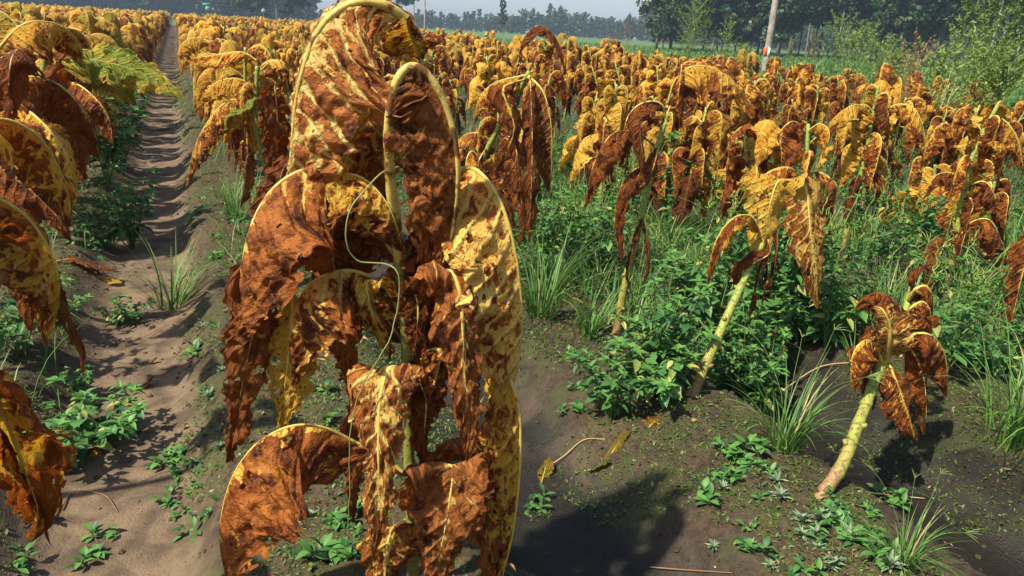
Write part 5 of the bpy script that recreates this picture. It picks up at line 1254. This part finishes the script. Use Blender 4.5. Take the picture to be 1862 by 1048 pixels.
fallen(1085, 860, .10, -1.0, .05, 1, 'dark green leaf on the wet furrow right of the foreground plant', .3)
fallen(170, 835, .05, .3, .35, 0, 'small pale scrap of leaf in the lower left weed')
# stalks and twigs
def twig(pts, r, label, C=(.4, .1, 0, 0), lift=.01, mat=None):
    P = [gpoint(u, v)+np.array([0, 0, lift+r]) for u, v in pts]; P = catmull(P, 24); base = P[0].copy()
    o = obj('stalk', tube(P-base, np.linspace(r, r*.6, 24), 6, C).build('stalk', mat or MDRY), loc=tuple(base)); tag(o, label, 'stalk', 'dry stalks and twigs on the soil')
twig([(1420,722),(1475,730),(1530,745),(1560,752)], .0035, 'thin yellow stalk reaching left from the toppled stem', (1, 0, 0, 0), .03)
twig([(955,480),(985,510),(1025,540),(1060,560)], .006, 'reddish dry stalk on the ridge right of the foreground plant', (.2, .3, 0, 0), .02)
twig([(960,495),(1010,520),(1050,545)], .004, 'thin dark stalk beside the reddish dry one', (.1, .7, 0, 0), .015)
twig([(1560,900),(1610,905),(1680,912)], .003, 'pale straw lying across the dark wet furrow', (1, 0, 0, 0))
twig([(1245,990),(1245,990.5)], .001, 'x') if False else None
twig([(40,960),(90,940),(150,960),(190,1000)], .0018, 'thin dark twig on the mud at the bottom left corner', (.1, .8, 0, 0), .004)
twig([(255,880),(290,862),(330,852)], .0016, 'short dry twig on the right edge of the bare furrow', (.5, .3, 0, 0), .004)
twig([(1180,1035),(1240,1042),(1330,1047)], .0025, 'thin reddish twig at the bottom edge right of the foreground plant', (.3, .4, 0, 0), .005)
twig([(990,858),(1025,835),(1060,815),(1100,805)], .0028, 'green leaf stalk joining the yellow leaves on the wet furrow', (1, 0, 0, 0), .01)
twig([(110,930),(135,898),(190,905),(215,935)], .0025, 'dry vine loop on the mud at the lower left', (.5, .5, 0, 0), .006)
twig([(210,690),(240,735)], .002, 'thin twig in the middle of the bare furrow', (.2, .8, 0, 0), .004)
twig([(360,560),(310,590),(260,620),(215,640)], .0022, 'long dry grass stem crossing the bare furrow', (.5, .3, 0, 0), .012)
twig([(410,565),(370,600),(330,640),(300,665)], .0022, 'second dry stem slanting beside the long one', (.3, .4, 0, 0), .008)
# crumbs of dead leaf littering the soil
lt_ = MB(); n = 2600; xx = g.uniform(-1.6, 6.5, n); yy = 1.0+8*g.random(n)**1.5; 
kk = (ridge(xx) > .2) | (g.random(n) < .35); xx, yy = xx[kk], yy[kk]; n = len(xx); cc = np.zeros((n, 4)); cc[:, 0] = g.random(n)*.8; cc[:, 1] = (g.random(n) < .3)*.9
scatter(lt_, leaf_tmpl(4, .5, .5, .7), np.stack([xx, yy, gz(xx, yy)+.004], 1), g.random(n)*6.28, g.normal(0, .35, n), .008+.030*g.random(n)**2.2, .004+.014*g.random(n)**2, cc, g.normal(0, .7, n))
tag(obj('leaf_litter', lt_.build('leaf_litter', MDRY)), 'small dry scraps of leaf and straw scattered over the soil', 'leaf litter', kind='stuff')
# clods and pebbles of earth along the ridge
cl = MB(); npk = 11000
x = g.uniform(-1.2, 3.6, npk); y = g.uniform(1.1, 4.8, npk); kk = (fbm(x*3, y*3, 44, 2) > -.2) & ((ridge(x) > .16) | (g.random(npk) < .22)); x, y = x[kk], y[kk]
ph_ = np.linspace(0, 2*pi, 6, endpoint=False)
for a, b_ in zip(x, y):
    s_ = .0025+.012*g.random()**3; c_ = np.array([a, b_, float(gz(a, b_))])
    V = []
    for hz, rr_ in ((-.4, .8), (.2, 1.), (.75, .6), (.9, .05)):
        V.append(np.stack([np.cos(ph_)*rr_*s_*g.uniform(.7, 1.2, 6), np.sin(ph_)*rr_*s_*g.uniform(.7, 1.2, 6), np.full(6, hz*s_*.7)], 1)+c_)
    V = np.vstack(V); ii = np.arange(24).reshape(4, 6)
    cl.add(V, np.stack([ii[:-1], np.roll(ii, -1, 1)[:-1], np.roll(ii, -1, 1)[1:], ii[1:]], -1).reshape(-1, 4), None, (1, float(a > .8)*.7, 0, 0))
tag(obj('soil_crumbs', cl.build('soil_crumbs', MGROUND)), 'loose crumbs of earth along the ridges', 'soil crumbs', kind='stuff')


# ---- the air between here and the woods
hz = NT('haze_air'); vp = hz.n('ShaderNodeVolumePrincipled'); vp.inputs['Color'].default_value = (.60, .77, 1.0, 1); vp.inputs['Density'].default_value = .00075; vp.inputs['Anisotropy'].default_value = .2
hz.t.links.new(vp.outputs[0], hz.out.inputs['Volume'])
V = np.array([(a, b, c) for a in (-900, 900) for b in (-60, 1100) for c in (-1.5, 45)], float)
hm = MB(); hm.add(V, np.array([[0, 1, 3, 2], [4, 6, 7, 5], [0, 4, 5, 1], [2, 3, 7, 6], [0, 2, 6, 4], [1, 5, 7, 3]]))
ho = obj('haze', hm.build('haze', hz.m)); tag(ho, 'pale blue humid air over the field and woods', 'haze', kind='stuff')
for o_ in bpy.data.objects:
    if len(str(o_.get('label', '')).replace('-', ' ').split()) > 16: print('LONG', o_.name, o_['label'])
print('objects', len(bpy.data.objects))
